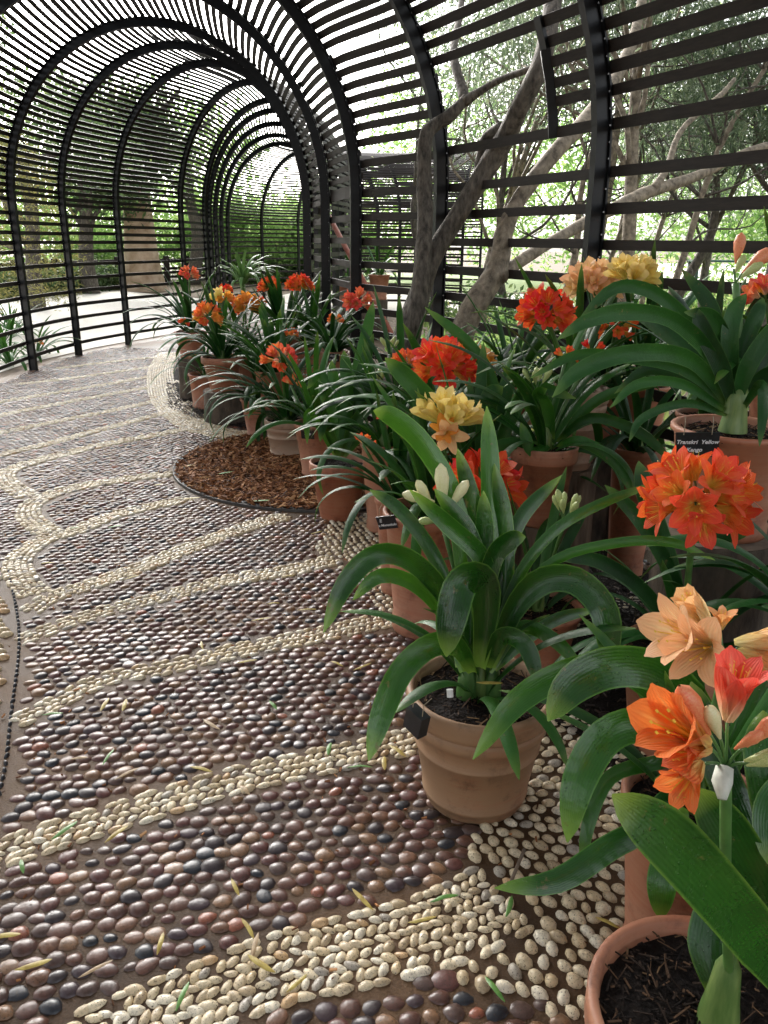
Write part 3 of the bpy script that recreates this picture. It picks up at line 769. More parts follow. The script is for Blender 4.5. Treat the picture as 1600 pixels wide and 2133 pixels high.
coarse = [.15 + .168 * k for k in range(8)]
for h in coarse: slatsets.append(('rl', h, 'c'))
fine_l = []
h = coarse[-1] + .11
while h < H0 - .02: fine_l.append(h); h += .105
for h in fine_l: slatsets.append(('l', h, 'f'))
for k in range(4): slatsets.append(('r', coarse[-1] + .168 * (k + 1), 'c') if coarse[-1] + .168 * (k + 1) < H0 else ('r', H0, 'skip'))
for h in fine_l: slatsets.append(('r', h, 'far'))
for k in range(NT): slatsets.append(('t', math.pi * (k + .5) / NT, 'f'))
for h in (2.04, 2.18, 2.27, 2.36, 2.445, 2.53, 2.61, 2.69): slatsets.append(('t', math.asin((h - H0) / HR), 'n'))
slatinfo = []
SW, ST = .04, .013
rs = random.Random(3)
def frames(i):
    n = len(RIBS); k = [max(0, min(n - 1, j)) for j in (i - 1, i, i + 1, i + 2)]
    return [RIBS[j] for j in k]
def interp(i, u):
    fr = frames(i); o = []
    for s_ in (0, 1):
        p0, p1, p2, p3 = [np.array(f[s_]) for f in fr]
        o.append(.5 * ((2 * p1) + (-p0 + p2) * u + (2 * p0 - 5 * p1 + 4 * p2 - p3) * u * u + (-p0 + 3 * p1 - 3 * p2 + p3) * u ** 3))
    return o
def slat_geo(i, q, u0=-.012, u1=1.012, off=.009):
    """one board across bay i at arch parameter q"""
    ns = 5; out = []; jo = rs.uniform(-.004, .004)
    w = SW * (1.28 if q[0] == 'r' or (q[0] == 't' and i < 6 and q[1] < 1.2) else 1.1 if q[0] == 'l' else 1.06) * rs.uniform(.92, 1.06)
    for k in range(ns + 1):
        u = u0 + (u1 - u0) * k / ns
        Rb, Lb = interp(i, u)
        c = Vector(arch(Rb, Lb, q, off + jo)); ci = Vector(arch(Rb, Lb, q, off + jo - .02))
        nrm = (c - ci).normalized()
        e = (Vector((*Rb, 0)) - Vector((*Lb, 0))).normalized(); along = Vector((-e.y, e.x, 0)); tng = nrm.cross(along).normalized()
        for a, b_ in ((1, 1), (-1, 1), (-1, -1), (1, -1)):
            out.append(c + tng * a * w / 2 + nrm * b_ * ST / 2)
    f = [(0, 3, 2, 1), (ns * 4, ns * 4 + 1, ns * 4 + 2, ns * 4 + 3)]
    for k in range(ns):
        for j in range(4): f.append((k * 4 + j, k * 4 + (j + 1) % 4, k * 4 + 4 + (j + 1) % 4, k * 4 + 4 + j))
    return out, f
allslats = []
for i in range(len(RIBS) - 1):
    for (sd_, v, typ) in slatsets:
        if typ == 'skip': continue
        for s_ in ('r', 'l', 't'):
            if s_ == 't' and sd_ != 't': continue
            if s_ != 't' and s_ not in sd_: continue
            if sd_ == 't' and s_ != 't': continue
            if typ == 'far' and i < 8: continue
            if s_ == 'r' and typ == 'c' and v > coarse[-1] + .01 and i >= 8: continue
            vv = v + (rs.uniform(-.006, .006) if s_ != 't' else rs.uniform(-.004, .004))
            u0, u1 = -.012, 1.012
            if s_ == 't' and i < 6 and v < .535 and typ == 'f': continue
            if typ == 'n' and i >= 6: continue     # wide spacing low on the outer side
            if i == 4:
                # opening left for the old tree: boards stop short
                hh = H0 + HR * math.sin(v) if s_ == 't' else v
                if s_ == 't' and v < 1.5 and 2.1 < hh < 2.5: u0, u1 = -.012, .27
            allslats.append((i, (s_, vv), u0, u1))
sized = []
for (i, q, u0, u1) in allslats:
    V_, f_ = slat_geo(i, q, u0, u1)
    a, b_ = proj(sum((V_[k] for k in range(4)), Vector()) / 4), proj(sum((V_[-k - 1] for k in range(4)), Vector()) / 4)
    m_ = proj(V_[len(V_) // 2])
    ok = m_[2] > .3 and -200 < m_[0] < 1800 and -100 < m_[1] < 1500
    sized.append((SW / m_[2] * (1 if ok else .001) if m_[2] > 0 else 0, V_, f_))
sized.sort(key=lambda s_: -s_[0])
for k, (s_, V_, f_) in enumerate(sized[:295]):
    mb = MB(); mb.add(V_, f_); link('slat', mb.mesh('slat', MAT['slat']), parent=tunnel)
mb = MB()
for (s_, V_, f_) in sized[295:]: mb.add(V_, f_)
o = link('slats', mb.mesh('slats', MAT['slat']), parent=tunnel); o['kind'] = 'stuff'
# upright that closes the cut boards round the opening
Rb, Lb = interp(4, .27); pts = []
mb = MB()
aa = [Vector(arch(Rb, Lb, ('t', math.asin(min(.99, (hh - H0) / HR))), -.008)) for hh in (2.02, 2.15, 2.28, 2.42, 2.56)]
for a, b_ in zip(aa[:-1], aa[1:]): mb.bar(a, b_ + (b_ - a) * .01, .05, .02)
link('batten', mb.mesh('batten', MAT['rib']), parent=tunnel)
mb = MB()
for i in range(3, 16):
    Rb, Lb = RIBS[i]; e_ = (Vector((*Rb, 0)) - Vector((*Lb, 0))).normalized(); sdv = Vector((-e_.y, e_.x, 0))
    for k in range(NT):
        for s_ in (-1, 1):
            if i > 11 and s_ < 0: continue
            mb.box(Vector(arch(Rb, Lb, ('t', math.pi * (k + .5) / NT), -.014)) + sdv * .0285 * s_, .007, .007, .007)
    for h in coarse + fine_l:
        for s_ in (-1, 1):
            mb.box(Vector(arch(Rb, Lb, ('l', h), -.014)) + sdv * .0285 * s_, .007, .007, .007)
            mb.box(Vector(arch(Rb, Lb, ('r', h), -.014)) + sdv * .0285 * s_, .007, .007, .007)
o = link('screws', mb.mesh('screws', MAT['screw']), parent=tunnel); o['kind'] = 'stuff'
print('slats', len(allslats))
# ================================================================== TREES AND GARDEN OUTSIDE
def leaf_cloud(name, C, mat, parent, lmin, lmax, wratio=.2, droop=.5, seed=1, jitter=.12, per=10, kind=None, flat=0.0):
    """C: twig centres (n,3); `per` folded leaves round each"""
    rg = np.random.default_rng(seed); n = len(C) * per
    base = np.repeat(np.asarray(C), per, axis=0) + rg.normal(0, jitter, (n, 3))
    a = rg.uniform(0, 2 * np.pi, n); el = rg.normal(-droop, .55, n)
    d = np.stack([np.cos(a) * np.cos(el), np.sin(a) * np.cos(el), np.sin(el)], 1)
    r = rg.normal(0, 1, (n, 3)); r[:, 2] += flat * 3; s = np.cross(d, r); s /= np.linalg.norm(s, axis=1)[:, None]
    nn_ = np.cross(s, d)
    L_ = rg.uniform(lmin, lmax, n)[:, None]; W_ = L_ * wratio * rg.uniform(.7, 1.3, n)[:, None]
    v0 = base; v1 = base + d * L_ * .45 + s * W_ / 2 + nn_ * W_ * .18; v2 = base + d * L_; v3 = base + d * L_ * .45 - s * W_ / 2 + nn_ * W_ * .18
    V = np.stack([v0, v1, v2, v3], 1).reshape(-1, 3)
    F = (np.arange(n) * 4)[:, None] + np.array([0, 1, 2, 3])
    clump = np.repeat(rg.uniform(-.25, .25, len(C)), per)
    rn = np.clip(rg.beta(2, 2.5, n) + clump, 0, 1)
    me = mesh_np(name, V, F, mat, False, {'rnd': np.repeat(rn, 4)})
    o = link(name, me, parent=parent)
    if kind: o['kind'] = kind
    return o
def blob(rg, c, r, n, shell=.35, holes=0):
    """twig centres in an uneven ellipsoid made of several lobes"""
    c = np.array(c); r = np.array(r); out = []
    k = 9; lob = rg.normal(0, .45, (k, 3)); lob = lob / np.maximum(1, np.linalg.norm(lob, axis=1) / .75)[:, None]
    for i in range(k):
        m = n // k; d = rg.normal(0, 1, (m, 3)); d /= np.linalg.norm(d, axis=1)[:, None]
        rad = .48 * rg.uniform(shell, 1, m)[:, None] * rg.uniform(.7, 1.2)
        out.append(c + (lob[i] + d * rad) * r)
    return np.vstack(out)
def limb(mb, a, b_, r0, r1, rg, wob=.08, seg=7, n=7):
    a, b_ = Vector(a), Vector(b_); L_ = (b_ - a).length
    pts = [a.lerp(b_, k / 3) + Vector(rg.normal(0, wob * L_, 3)) * (0 if k in (0,) else .6) for k in range(4)]
    c = catmull(pts, n); mb.tube([Vector(p) for p in c], [r0 + (r1 - r0) * k / (n - 1) for k in range(n)], seg, cap=True)
    return [Vector(p) for p in c]
def tree(name, label, cat, group, base, h, tr, crown_c, crown_r, ntw, mat, bark, seed, ll=(.06, .11), wr=.2, droop=.5, lean=(0, 0), nb=9, per=10, jit=.12, tall=None):
    rg = np.random.default_rng(seed)
    e = empty(name, base); tag(e, label, cat, group)
    mb = MB(); base = Vector(base); top = base + Vector((lean[0], lean[1], h))
    c = limb(mb, base - Vector((0, 0, .1)), top, tr, tr * .5, rg, .05, 10, 10)
    link('trunk', mb.mesh('trunk', bark, True), parent=e)
    cc = blob(rg, crown_c, crown_r, ntw)
    mb = MB()
    for k in range(nb):
        st = c[rg.integers(4, len(c))]; tg = Vector(cc[rg.integers(0, len(cc))])
        q = limb(mb, st, tg, tr * .36, .012, rg, .09, 6, 9)
        for j in range(3):
            limb(mb, q[rg.integers(3, 8)], Vector(cc[rg.integers(0, len(cc))]).lerp(q[5], .45), tr * .12, .006, rg, .1, 4, 6)
    link('branches', mb.mesh('branches', bark, True), parent=e)
    leaf_cloud('crown', cc, mat, e, ll[0], ll[1], wr, droop, seed + 50, jit, per, 'stuff')
    return e

# the old tree whose trunks grow through the tunnel wall
rg = np.random.default_rng(4)
old = empty('old_tree', P(850, 760, 5.0) * 1.0); old.location.z = 0
tag(old, 'old grey tree with a forked trunk rising inside the tunnel and out through the slats', 'tree')
def px_tube(mb, pts, radii, n=22, seg=12, rough=.06, s=1):
    A = [P(*p) for p in pts]; c = catmull(A, n); rr = np.interp(np.linspace(0, 1, n), np.linspace(0, 1, len(radii)), radii)
    rg2 = np.random.default_rng(s)
    v0 = len(mb.v); mb.tube([Vector(p) for p in c], list(rr), seg)
    for i in range(n):
        for k in range(seg):
            j = v0 + i * seg + k; p = Vector(mb.v[j]); d = p - Vector(c[i]); mb.v[j] = tuple(Vector(c[i]) + d * (1 + rough * (math.sin(i * 1.1 + k * 1.9) + rg2.normal(0, .7))))
mb = MB()
px_tube(mb, [(815, 900, 5.05), (838, 740, 5.0), (872, 620, 5.0), (905, 530, 4.98), (965, 430, 4.9), (1040, 310, 4.75), (1085, 220, 4.5), (1128, 130, 4.35), (1150, 20, 4.4), (1165, -120, 4.5)], [.12, .088, .07, .058, .06, .062, .055, .052, .05, .045], 30, 14, .05, 2)
link('trunk', mb.mesh('trunk', MAT['bark'], True), parent=old)
mb = MB()
px_tube(mb, [(858, 700, 4.98), (876, 590, 4.92), (885, 480, 4.9), (884, 380, 4.9), (886, 290, 4.85), (905, 262, 4.85), (938, 240, 4.82), (972, 205, 4.8)], [.06, .054, .05, .048, .043, .041, .037, .032], 26, 12, .05, 3)
px_tube(mb, [(968, 212, 4.8), (1000, 190, 4.75), (1045, 165, 4.65), (1100, 145, 4.5), (1150, 120, 4.5)], [.034, .022, .02, .018, .015], 14, 8, .04, 3)
px_tube(mb, [(968, 212, 4.8), (962, 180, 4.85), (950, 140, 4.9), (945, 100, 5.0), (960, 20, 5.3), (965, -60, 5.5)], [.034, .034, .03, .026, .022, .02], 14, 8, .04, 3)
px_tube(mb, [(1000, 380, 4.85), (1005, 320, 4.85), (1015, 285, 4.8), (1050, 265, 4.7)], [.05, .036, .034, .04], 10, 10, .04, 3)
link('branch', mb.mesh('branch', MAT['bark'], True), parent=old)
o2 = empty('leaning_tree', P(985, 760, 4.7)); o2.location.z = 0
tag(o2, 'smooth brown trunk leaning right beside the forked old tree, with a long pale limb', 'tree')
mb = MB()
px_tube(mb, [(930, 800, 4.75), (975, 660, 4.7), (1020, 590, 4.7), (1040, 545, 4.7), (1050, 490, 4.68), (1072, 430, 4.66), (1118, 365, 4.66), (1172, 300, 4.7), (1215, 255, 4.85), (1290, 150, 5.2), (1330, 40, 5.5), (1350, -100, 5.8)], [.095, .073, .068, .064, .052, .047, .044, .047, .045, .042, .035, .035], 30, 12, .03, 5)
link('trunk', mb.mesh('trunk', MAT['pale_bark'], True), parent=o2)
mb = MB()
px_tube(mb, [(1040, 580, 4.7), (1075, 550, 4.75), (1130, 515, 4.85), (1190, 480, 5.0), (1245, 450, 5.15), (1300, 425, 5.3), (1350, 400, 5.4), (1430, 375, 5.6), (1500, 345, 5.8), (1560, 315, 5.9), (1660, 290, 6.1)], [.045, .035, .036, .036, .036, .045, .043, .034, .032, .03, .028], 30, 12, .06, 6)
px_tube(mb, [(1360, 395, 5.4), (1390, 350, 5.5), (1420, 270, 5.6), (1500, 200, 5.8), (1530, 165, 5.9)], [.03, .025, .02, .02, .015], 16, 8, .04, 6)
link('branch', mb.mesh('branch', MAT['pale_bark'], True), parent=o2)
cc = blob(np.random.default_rng(8), (3.3, 6.3, 4.3), (2.4, 2.2, 1.3), 1500)
leaf_cloud('crown', cc, MAT['olive'], o2, .06, .1, .17, .7, 3, .13, 10, 'stuff')
cc = blob(np.random.default_rng(9), (1.6, 7.2, 4.0), (1.8, 1.4, 1.4), 800)
leaf_cloud('crown', cc, MAT['olive'], old, .05, .09, .17, .7, 4, .13, 10, 'stuff')

# trees in the garden at the right
OG = 'trees in the garden behind the tunnel'
def XY(px, z):
    p = P(px, 500, z); return p.x, p.y
specs = [  # pixel column, depth, height of trunk, radius, crown centre offset, crown radii, twigs, label
    (1300, 7.6, 3.6, .11, (.3, .3, 4.6), (1.8, 1.5, 1.3), 500, 'tree with a sunlit tan trunk rising beside the tallest post', 'pale_bark'),
    (1215, 9.5, 3.4, .09, (-.2, .5, 4.3), (1.7, 1.5, 1.6), 420, 'slim tan trunked tree half hidden behind the nearest black rib', 'pale_bark'),
    (1010, 10.5, 3.2, .10, (.1, .3, 4.2), (1.8, 1.4, 1.7), 420, 'pale leaning tree seen through the gap beside the forked trunk', 'pale_bark'),
    (1085, 12, 3.6, .10, (.4, .2, 4.6), (2.0, 1.6, 1.7), 420, 'grey tree further back between the two leaning trunks', 'bark'),
    (1395, 10, 2.6, .11, (.3, .2, 3.4), (2.0, 1.7, 1.5), 620, 'olive tree with low dense foliage behind the widest bay', 'bark'),
    (1590, 8.6, 2.6, .13, (.1, .3, 3.2), (1.9, 1.6, 1.4), 700, 'olive tree with a dark bent trunk at the edge of the view', 'bark'),
    (1500, 13.5, 2.8, .12, (0, 0, 3.6), (2.6, 1.8, 1.6), 620, 'rounded dark olive tree above the green garden table', 'bark'),
    (1260, 15, 2.8, .12, (.2, .2, 4.0), (2.4, 1.8, 1.8), 500, 'thin branched tree on the bright lawn edge', 'pale_bark'),
    (900, 15, 3.2, .12, (.2, .2, 4.6), (2.4, 1.8, 1.8), 500, 'tree standing behind the far curve of the tunnel', 'bark'),
]
for k, (px, z, h, r_, co, cr, nt_, lab, bk) in enumerate(specs):
    x, y = XY(px, z); ln = (random.uniform(-.5, .6), random.uniform(-.2, .3))
    tree('olive_tree', lab, 'tree', OG, (x, y, 0), h, r_ * .75, (x + co[0] + ln[0], y + co[1], co[2]), cr, int(nt_ * 1.9), MAT['olive'], MAT[bk], 100 + k, (.07, .12), .2, .6, ln, 6)
# slender grey trunks with bare branches, bay behind the near post
for k, (px, z, lab, ln) in enumerate([(1330, 8.2, 'bare grey sapling leaning right behind the widest bay', (1.3, .2)), (1270, 11, 'thin pink trunked sapling on the bright grass', (.3, 0)), (1345, 12.5, 'thin curved sapling beside the pink one', (.5, .2)), (1150, 8.8, 'thin sapling close behind the crossing limb', (.7, .3))]):
    x, y = XY(px, z); rg = np.random.default_rng(300 + k)
    e = empty('sapling', (x, y, 0)); tag(e, lab, 'tree', OG)
    mb = MB(); c = limb(mb, (x, y, -.1), (x + ln[0], y + ln[1], 3.6), .05, .02, rg, .07, 8, 10); link('trunk', mb.mesh('trunk', MAT['pale_bark'], True), parent=e)
    mb = MB()
    for j in range(14):
        s_ = c[rg.integers(3, 9)]; t_ = s_ + Vector((rg.uniform(-.9, 1.3), rg.uniform(-.6, .6), rg.uniform(.1, 1.2)))
        q = limb(mb, s_, t_, .016, .004, rg, .12, 5, 8)
        for _ in range(2): limb(mb, q[4], q[4] + Vector((rg.uniform(-.5, .5), rg.uniform(-.3, .3), rg.uniform(-.1, .5))), .007, .003, rg, .1, 4, 5)
    link('branches', mb.mesh('branches', MAT['bark'], True), parent=e)
# left of the tunnel
LG = 'trees beyond the gravel court'
for k, (px, z, h, r_, co, cr, nt_, lab, mt, bk, ll_2) in enumerate([
    (60, 17, 3, .2, (-.4, .2, 3.6), (2.6, 2.2, 1.7), 560, 'dark spreading tree over the far side of the gravel court', 'darkleaf', 'bark', (.12, .2)),
    (180, 22, 3, .25, (0, .2, 3.8), (2.8, 2.2, 1.9), 560, 'dark tree beside the great pale trunk', 'darkleaf', 'bark', (.14, .24)),
    (-150, 15, 3, .2, (-.2, .2, 3.8), (2.6, 2.4, 2.2), 560, 'dense dark tree at the court edge, partly outside the view', 'darkleaf', 'bark', (.12, .2)),
    (395, 27, 4, .25, (0, .2, 4.6), (2.6, 2.2, 1.8), 420, 'tall green tree behind the farthest left bays', 'bright', 'bark', (.16, .26))]):
    x, y = XY(px, z)
    tree('shade_tree', lab, 'tree', LG, (x, y, 0), h, r_, (x + co[0], y + co[1], co[2]), cr, nt_, MAT[mt], MAT[bk], 160 + k, ll_2, .32, .4, (0, 0), 8, 10, .2)
x, y = XY(292, 23.5); e = empty('great_tree', (x, y, 0)); tag(e, 'huge tree with a flared pale tan trunk beyond the gravel court', 'tree', LG)
mb = MB(); mb.lathe([(.7, -.1), (.58, .25), (.48, .8), (.42, 1.6), (.34, 3.0), (.26, 4.4), (.1, 5.2)], 28, (x, y, 0), .08, random.Random(4)); link('trunk', mb.mesh('trunk', MAT['tan_bark'], True), parent=e)
rg = np.random.default_rng(77); mb = MB()
for k in range(6): limb(mb, (x, y, 3 + k * .3), (x + rg.uniform(-2.5, 2.5), y + rg.uniform(-2, 1), 4.5 + rg.uniform(0, 1)), .16, .03, rg, .06, 7, 8)
link('branches', mb.mesh('branches', MAT['bark'], True), parent=e)
leaf_cloud('crown', np.vstack([blob(rg, (x, y - .6, 3.7), (1.7, 1.5, 1.5), 700), blob(rg, (x - .5, y, 5.2), (2.2, 2, .9), 200)]), MAT['darkleaf'], e, .15, .25, .32, .4, 78, .25, 9, 'stuff')
# conifer-like yellowish shrub near the left wall
x, y = XY(35, 12.2); e = empty('golden_shrub', (x, y, 0)); tag(e, 'feathery yellow green shrub just outside the left wall', 'shrub')
rg = np.random.default_rng(12); mb = MB(); mb.tube([(x, y, -.1), (x, y, 1.4)], [.05, .02], 6); link('trunk', mb.mesh('trunk', MAT['bark'], True), parent=e)
C = []
for k in range(900):
    h = rg.uniform(.5, 2.9); rad = .95 * (1 - ((h - 1.3) / 1.9) ** 2) * math.sqrt(rg.uniform(.2, 1)); a = rg.uniform(0, 6.28); C.append((x + rad * math.cos(a), y + rad * math.sin(a), h))
leaf_cloud('crown', np.array(C), MAT['yellowleaf'], e, .05, .1, .16, .2, 13, .06, 10, 'stuff')

# distant woods: one mass
rg = np.random.default_rng(21); C = []
for k in range(9000):
    a = rg.uniform(R(-75), R(75)); d = rg.uniform(30, 42); h = abs(rg.normal(0, 1)) * 2.6 + rg.uniform(0, 3.2)
    h = h * (.75 if a < 0 else 1) * (1.0 + .35 * math.sin(a * 9) + .2 * math.sin(a * 23 + 1)); C.append((d * math.sin(a), d * math.cos(a), h))
tag(leaf_cloud('distant_woods', np.array(C), MAT['bright'], None, .16, .32, .4, .3, 22, .45, 16), 'pale green woodland closing the view behind the garden', 'woods', kind='stuff')
# far shrubs seen through the end of the tunnel
SG = 'shrubs at the far bend of the tunnel'
for k, (px, z, h, r_, lab, mt) in enumerate([(505, 29, 2.6, 1.7, 'bright green shrub behind the first far bay', 'bright'), (575, 28, 3.0, 1.8, 'tallest bright green shrub behind the middle far bay', 'bright'), (640, 30, 2.4, 1.8, 'leafy shrub behind the last far bay', 'bright'), (700, 27, 2.2, 1.6, 'shrub seen through the right wall beyond the far pots', 'bright'), (400, 30, 2.4, 2.0, 'bright shrub glimpsed through the left far bays', 'bright'), (150, 29, 1.8, 2.2, 'light green shrub behind the low rail fence', 'bright')]):
    x, y = XY(px, z); e = empty('garden_shrub', (x, y, 0)); tag(e, lab, 'shrub', SG)
    mb = MB(); mb.tube([(x, y, -.1), (x, y, h * .6)], [.06, .02], 6); link('trunk', mb.mesh('trunk', MAT['bark'], True), parent=e)
    leaf_cloud('crown', blob(np.random.default_rng(400 + k), (x, y, h * .62), (r_ * 1.2, r_, h * .62), 420), MAT[mt], e, .14, .24, .4, .3, 410 + k, .14, 10, 'stuff')
# low hedge at the end of the path
rg = np.random.default_rng(31); C = []
hc = catmull([G(455, 585), G(480, 583), G(560, 590), G(640, 592), G(700, 590)], 60)
for k in range(2600):
    p = hc[rg.integers(0, 60)]; C.append((p[0] + rg.normal(0, .25), p[1] + rg.normal(0, .35) + .4, rg.uniform(0, .75)))
tag(leaf_cloud('low_hedge', np.array(C), MAT['darkleaf'], None, .08, .14, .5, .2, 32, .08, 9), 'low dark ground hedge along the far end of the path', 'hedge', kind='stuff')
C = []
for k in range(1800):
    px = rg.uniform(-30, 260); p = G(px, 622 - (px) * .09); C.append((p.x + rg.normal(0, .2), p.y + rg.normal(0, .4), rg.uniform(0, .55)))
tag(leaf_cloud('court_hedge', np.array(C), MAT['darkleaf'], None, .1, .16, .5, .2, 33, .1, 9), 'low dark hedge along the far edge of the gravel court', 'hedge', kind='stuff')
# ground cover right of the tunnel
rg = np.random.default_rng(41); C = []
while len(C) < 5200:
    x, y = rg.uniform(.2, 16), rg.uniform(3.6, 24)
    if x < 1.9 - (y - 3) * .55 + .5 or (y > 6 and x < .5) or (y > 17 and x < 4): continue
    if rg.uniform() < .35 + .3 * math.sin(x * 2.1 + y) : continue
    C.append((x, y, abs(rg.normal(0, .08)) + .03))
tag(leaf_cloud('ground_cover', np.array(C), MAT['cover'], None, .06, .14, .45, -.4, 42, .13, 8), 'yellow green ground cover plants over the garden soil', 'ground cover', kind='stuff')
C = []
for k in range(1500):
    x, y = rg.uniform(8, 16), rg.uniform(3, 16); C.append((x, y, .08))
# bright green border plants in the garden
BG = 'leafy border plants in the garden'
for k, (px, z, h, lab) in enumerate([(1480, 17, .7, 'fresh green border plant below the garden table'), (1340, 14, .6, 'bright border plant beside the pale path outside'), (1100, 11, .6, 'broad leafed plant by the crossing limb'), (1130, 9.5, .45, 'small pale leafed plant at the foot of the crossing limb'), (960, 8, .5, 'low leafy plant just outside the forked trunk'), (1010, 12.5, .8, 'dark leafy bush beyond the forked trunk')]):
    x, y = XY(px, z); e = tag(leaf_cloud('border_plant', blob(np.random.default_rng(500 + k), (x, y, h * .5), (h * 1.3, h * 1.2, h * .7), 200), MAT['bright' if k != 5 else 'darkleaf'], None, .06, .12, .45, 0, 510 + k, .06, 8), lab, 'plant', BG)

# green garden table
tp = P(1440, 543, 23); e = empty('garden_table', (tp.x, tp.y, 0)); tag(e, 'dark green garden table on the bright lawn beyond the slats', 'table')
W_ = 2.8; top = tp.z
mb = MB()
for k in range(3): mb.box((tp.x + W_ / 2, tp.y - .25 + k * .25, top), W_, .22, .05)
link('tabletop', mb.mesh('tabletop', MAT['green_paint']), parent=e)
for dx, dy in ((.08, -.3), (W_ - .08, -.3), (.08, .3), (W_ - .08, .3)):
    mb = MB(); mb.box((tp.x + dx, tp.y + dy, (top - .026) / 2), .09, .09, top - .03); link('leg', mb.mesh('leg', MAT['green_paint']), parent=e)
mb = MB(); mb.box((tp.x + W_ / 2, tp.y - .3, .18), W_ - .3, .04, .1); link('rail', mb.mesh('rail', MAT['green_paint']), parent=e)
g = MB(); pp = [G(1290, 590), G(1700, 600), G(1700, 552), G(1290, 548)]; g.add([(p.x, p.y, .006) for p in pp], [(0, 1, 2, 3)])
tag(link('garden_path', g.mesh('garden_path', MAT['gravel'])), kind='structure')
# low rail fence beyond the court
e = empty('rail_fence', tuple(G(100, 612))); tag(e, 'low dark post and rail fence beyond the gravel court', 'fence')
fp = [G(-60, 622), G(40, 617), G(100, 612), G(122, 610), G(190, 603), G(250, 598), G(300, 594), G(350, 592), G(392, 590), G(440, 588)]
for p in fp:
    mb = MB(); mb.box((p.x, p.y, .45), .16, .16, .95); link('post', mb.mesh('post', MAT['slat']), parent=e)
for h in (.25, .52, .8):
    for a, b_ in zip(fp[:-1], fp[1:]):
        mb = MB(); mb.bar((a.x, a.y - .1, h), (b_.x, b_.y - .1, h), .05, .09); link('rail', mb.mesh('rail', MAT['slat']), parent=e)
# leaning red pole outside
a, b_ = P(640, 365, 9.6), P(850, 760, 8.6); d = b_ - a; b_ = b_ + d * ((0 - b_.z) / d.z) if d.z else b_
mb = MB(); mb.tube([a, a.lerp(b_, .5), b_], .03, 8); tag(link('leaning_pole', mb.mesh('leaning_pole', MAT['rust'], True)), 'rust red pole leaning against the outside of the right wall', 'pole')
# ================================================================== CLIVIAS
def leaf_mesh(pts, width, side0=None, mat=None, nseg=16, nac=5, chan=.22, blunt=.5, face=None, w0=.45):
    c = catmull(pts, nseg + 1); pts = [Vector(p) for p in c]; n = nseg + 1
    if side0 is None:
        d = pts[-1] - pts[0]; d.z = 0
        side0 = Vector((-d.y, d.x, 0)).normalized() if d.length > .03 else Vector((1, 0, 0))
    V = []; U = []; VV = []; prev = Vector(side0)
    for i, p in enumerate(pts):
        t = (pts[min(i + 1, n - 1)] - pts[max(i - 1, 0)]).normalized()
        s = prev - t * prev.dot(t)
        if face is not None:
            f = t.cross((face - p).normalized())
            if f.length > .05:
                f.normalize()
                if f.dot(s) < 0: f = -f
                s = s.lerp(f, .5)
        if s.length < .05: s = prev
        s.normalize(); prev = s; nrm = s.cross(t)
        if nrm.z < 0 and abs(t.z) < .9: pass
        v = i / (n - 1)
        base = w0 + (1 - w0) * min(1, v / .3) ** .8
        tipf = 1 if v < .62 else max(0.0, 1 - ((v - .62) / .38) ** (2.2 + blunt * 1.5)) ** (.75)
        w_ = width * base * max(tipf, .04)
        for j in range(nac):
            u = -1 + 2 * j / (nac - 1)
            ch = chan * (1 - .5 * v) * w_
            V.append(p + s * u * w_ / 2 + nrm * (abs(u) ** 1.5) * ch)
            U.append(u); VV.append(v)
    F = []
    for i in range(n - 1):
        for j in range(nac - 1):
            a = i * nac + j; F.append((a, a + 1, a + nac + 1, a + nac))
    return mesh_np('leaf', np.array([tuple(q) for q in V]), np.array(F), mat, True, {'u': U, 'v': VV})

CAMP = Vector((0, 0, EYE))
def gleaf(c, az, e0, bend, L_, rs_, n=7, p=1.25, curl=0):
    pts = [Vector(c)]; e = e0; a = az
    for k in range(n):
        s = (k + 1) / n
        e = e0 - bend * s ** p; a = az + curl * s
        pts.append(pts[-1] + Vector((math.cos(a) * math.cos(e), math.sin(a) * math.cos(e), math.sin(e))) * (L_ / n))
    return pts
def foliage(root, c, n, style, scale, seed, fan=None, mat='leaf', lod=1.0, wscale=1.0):
    n = int(n * 2.0) if lod > .8 else n
    rs_ = random.Random(seed); c = Vector(c); fan = rs_.uniform(0, math.pi) if fan is None else fan
    for k in range(n):
        q = k / max(1, n - 1)       # 0 outer .. 1 inner
        az = fan + (math.pi if k % 2 else 0) + rs_.gauss(0, 1.1 if style == 'thin' else .75)
        if style == 'upright': e0 = R(64 + 22 * q + rs_.gauss(0, 5)); bend = R(max(8, 70 - 60 * q + rs_.gauss(0, 18))); L_ = .5
        elif style == 'thin': e0 = R(54 + 30 * q + rs_.gauss(0, 8)); bend = R(max(30, 125 - 50 * q + rs_.gauss(0, 25))); L_ = .58
        else: e0 = R(52 + 34 * q + rs_.gauss(0, 7)); bend = R(max(15, 120 - 85 * q + rs_.gauss(0, 24))); L_ = .58
        L_ *= scale * rs_.uniform(.8, 1.25); w_ = (.027 if style == 'thin' else .04) * wscale * scale ** .5 * rs_.uniform(.8, 1.2)
        st = c + Vector((math.cos(az), math.sin(az), 0)) * .018 * (1 - q) + Vector((0, 0, -.01))
        pts = gleaf(st, az, e0, bend, L_, rs_, curl=rs_.gauss(0, .25))
        s0 = Vector((-math.sin(az), math.cos(az), rs_.gauss(0, .25))).normalized()
        me = leaf_mesh(pts, w_, s0, MAT[mat], max(8, int(15 * lod)), 5 if lod > .8 else 3)
        link('leaf', me, parent=root)
    mb = MB(); mb.lathe([(.03 * scale, -.02), (.03 * scale, .02), (.028 * scale, .06), (.014 * scale, .09), (.002, .1)], 12, c)
    link('stem_base', mb.mesh('stem_base', MAT['stem'], True), parent=root)

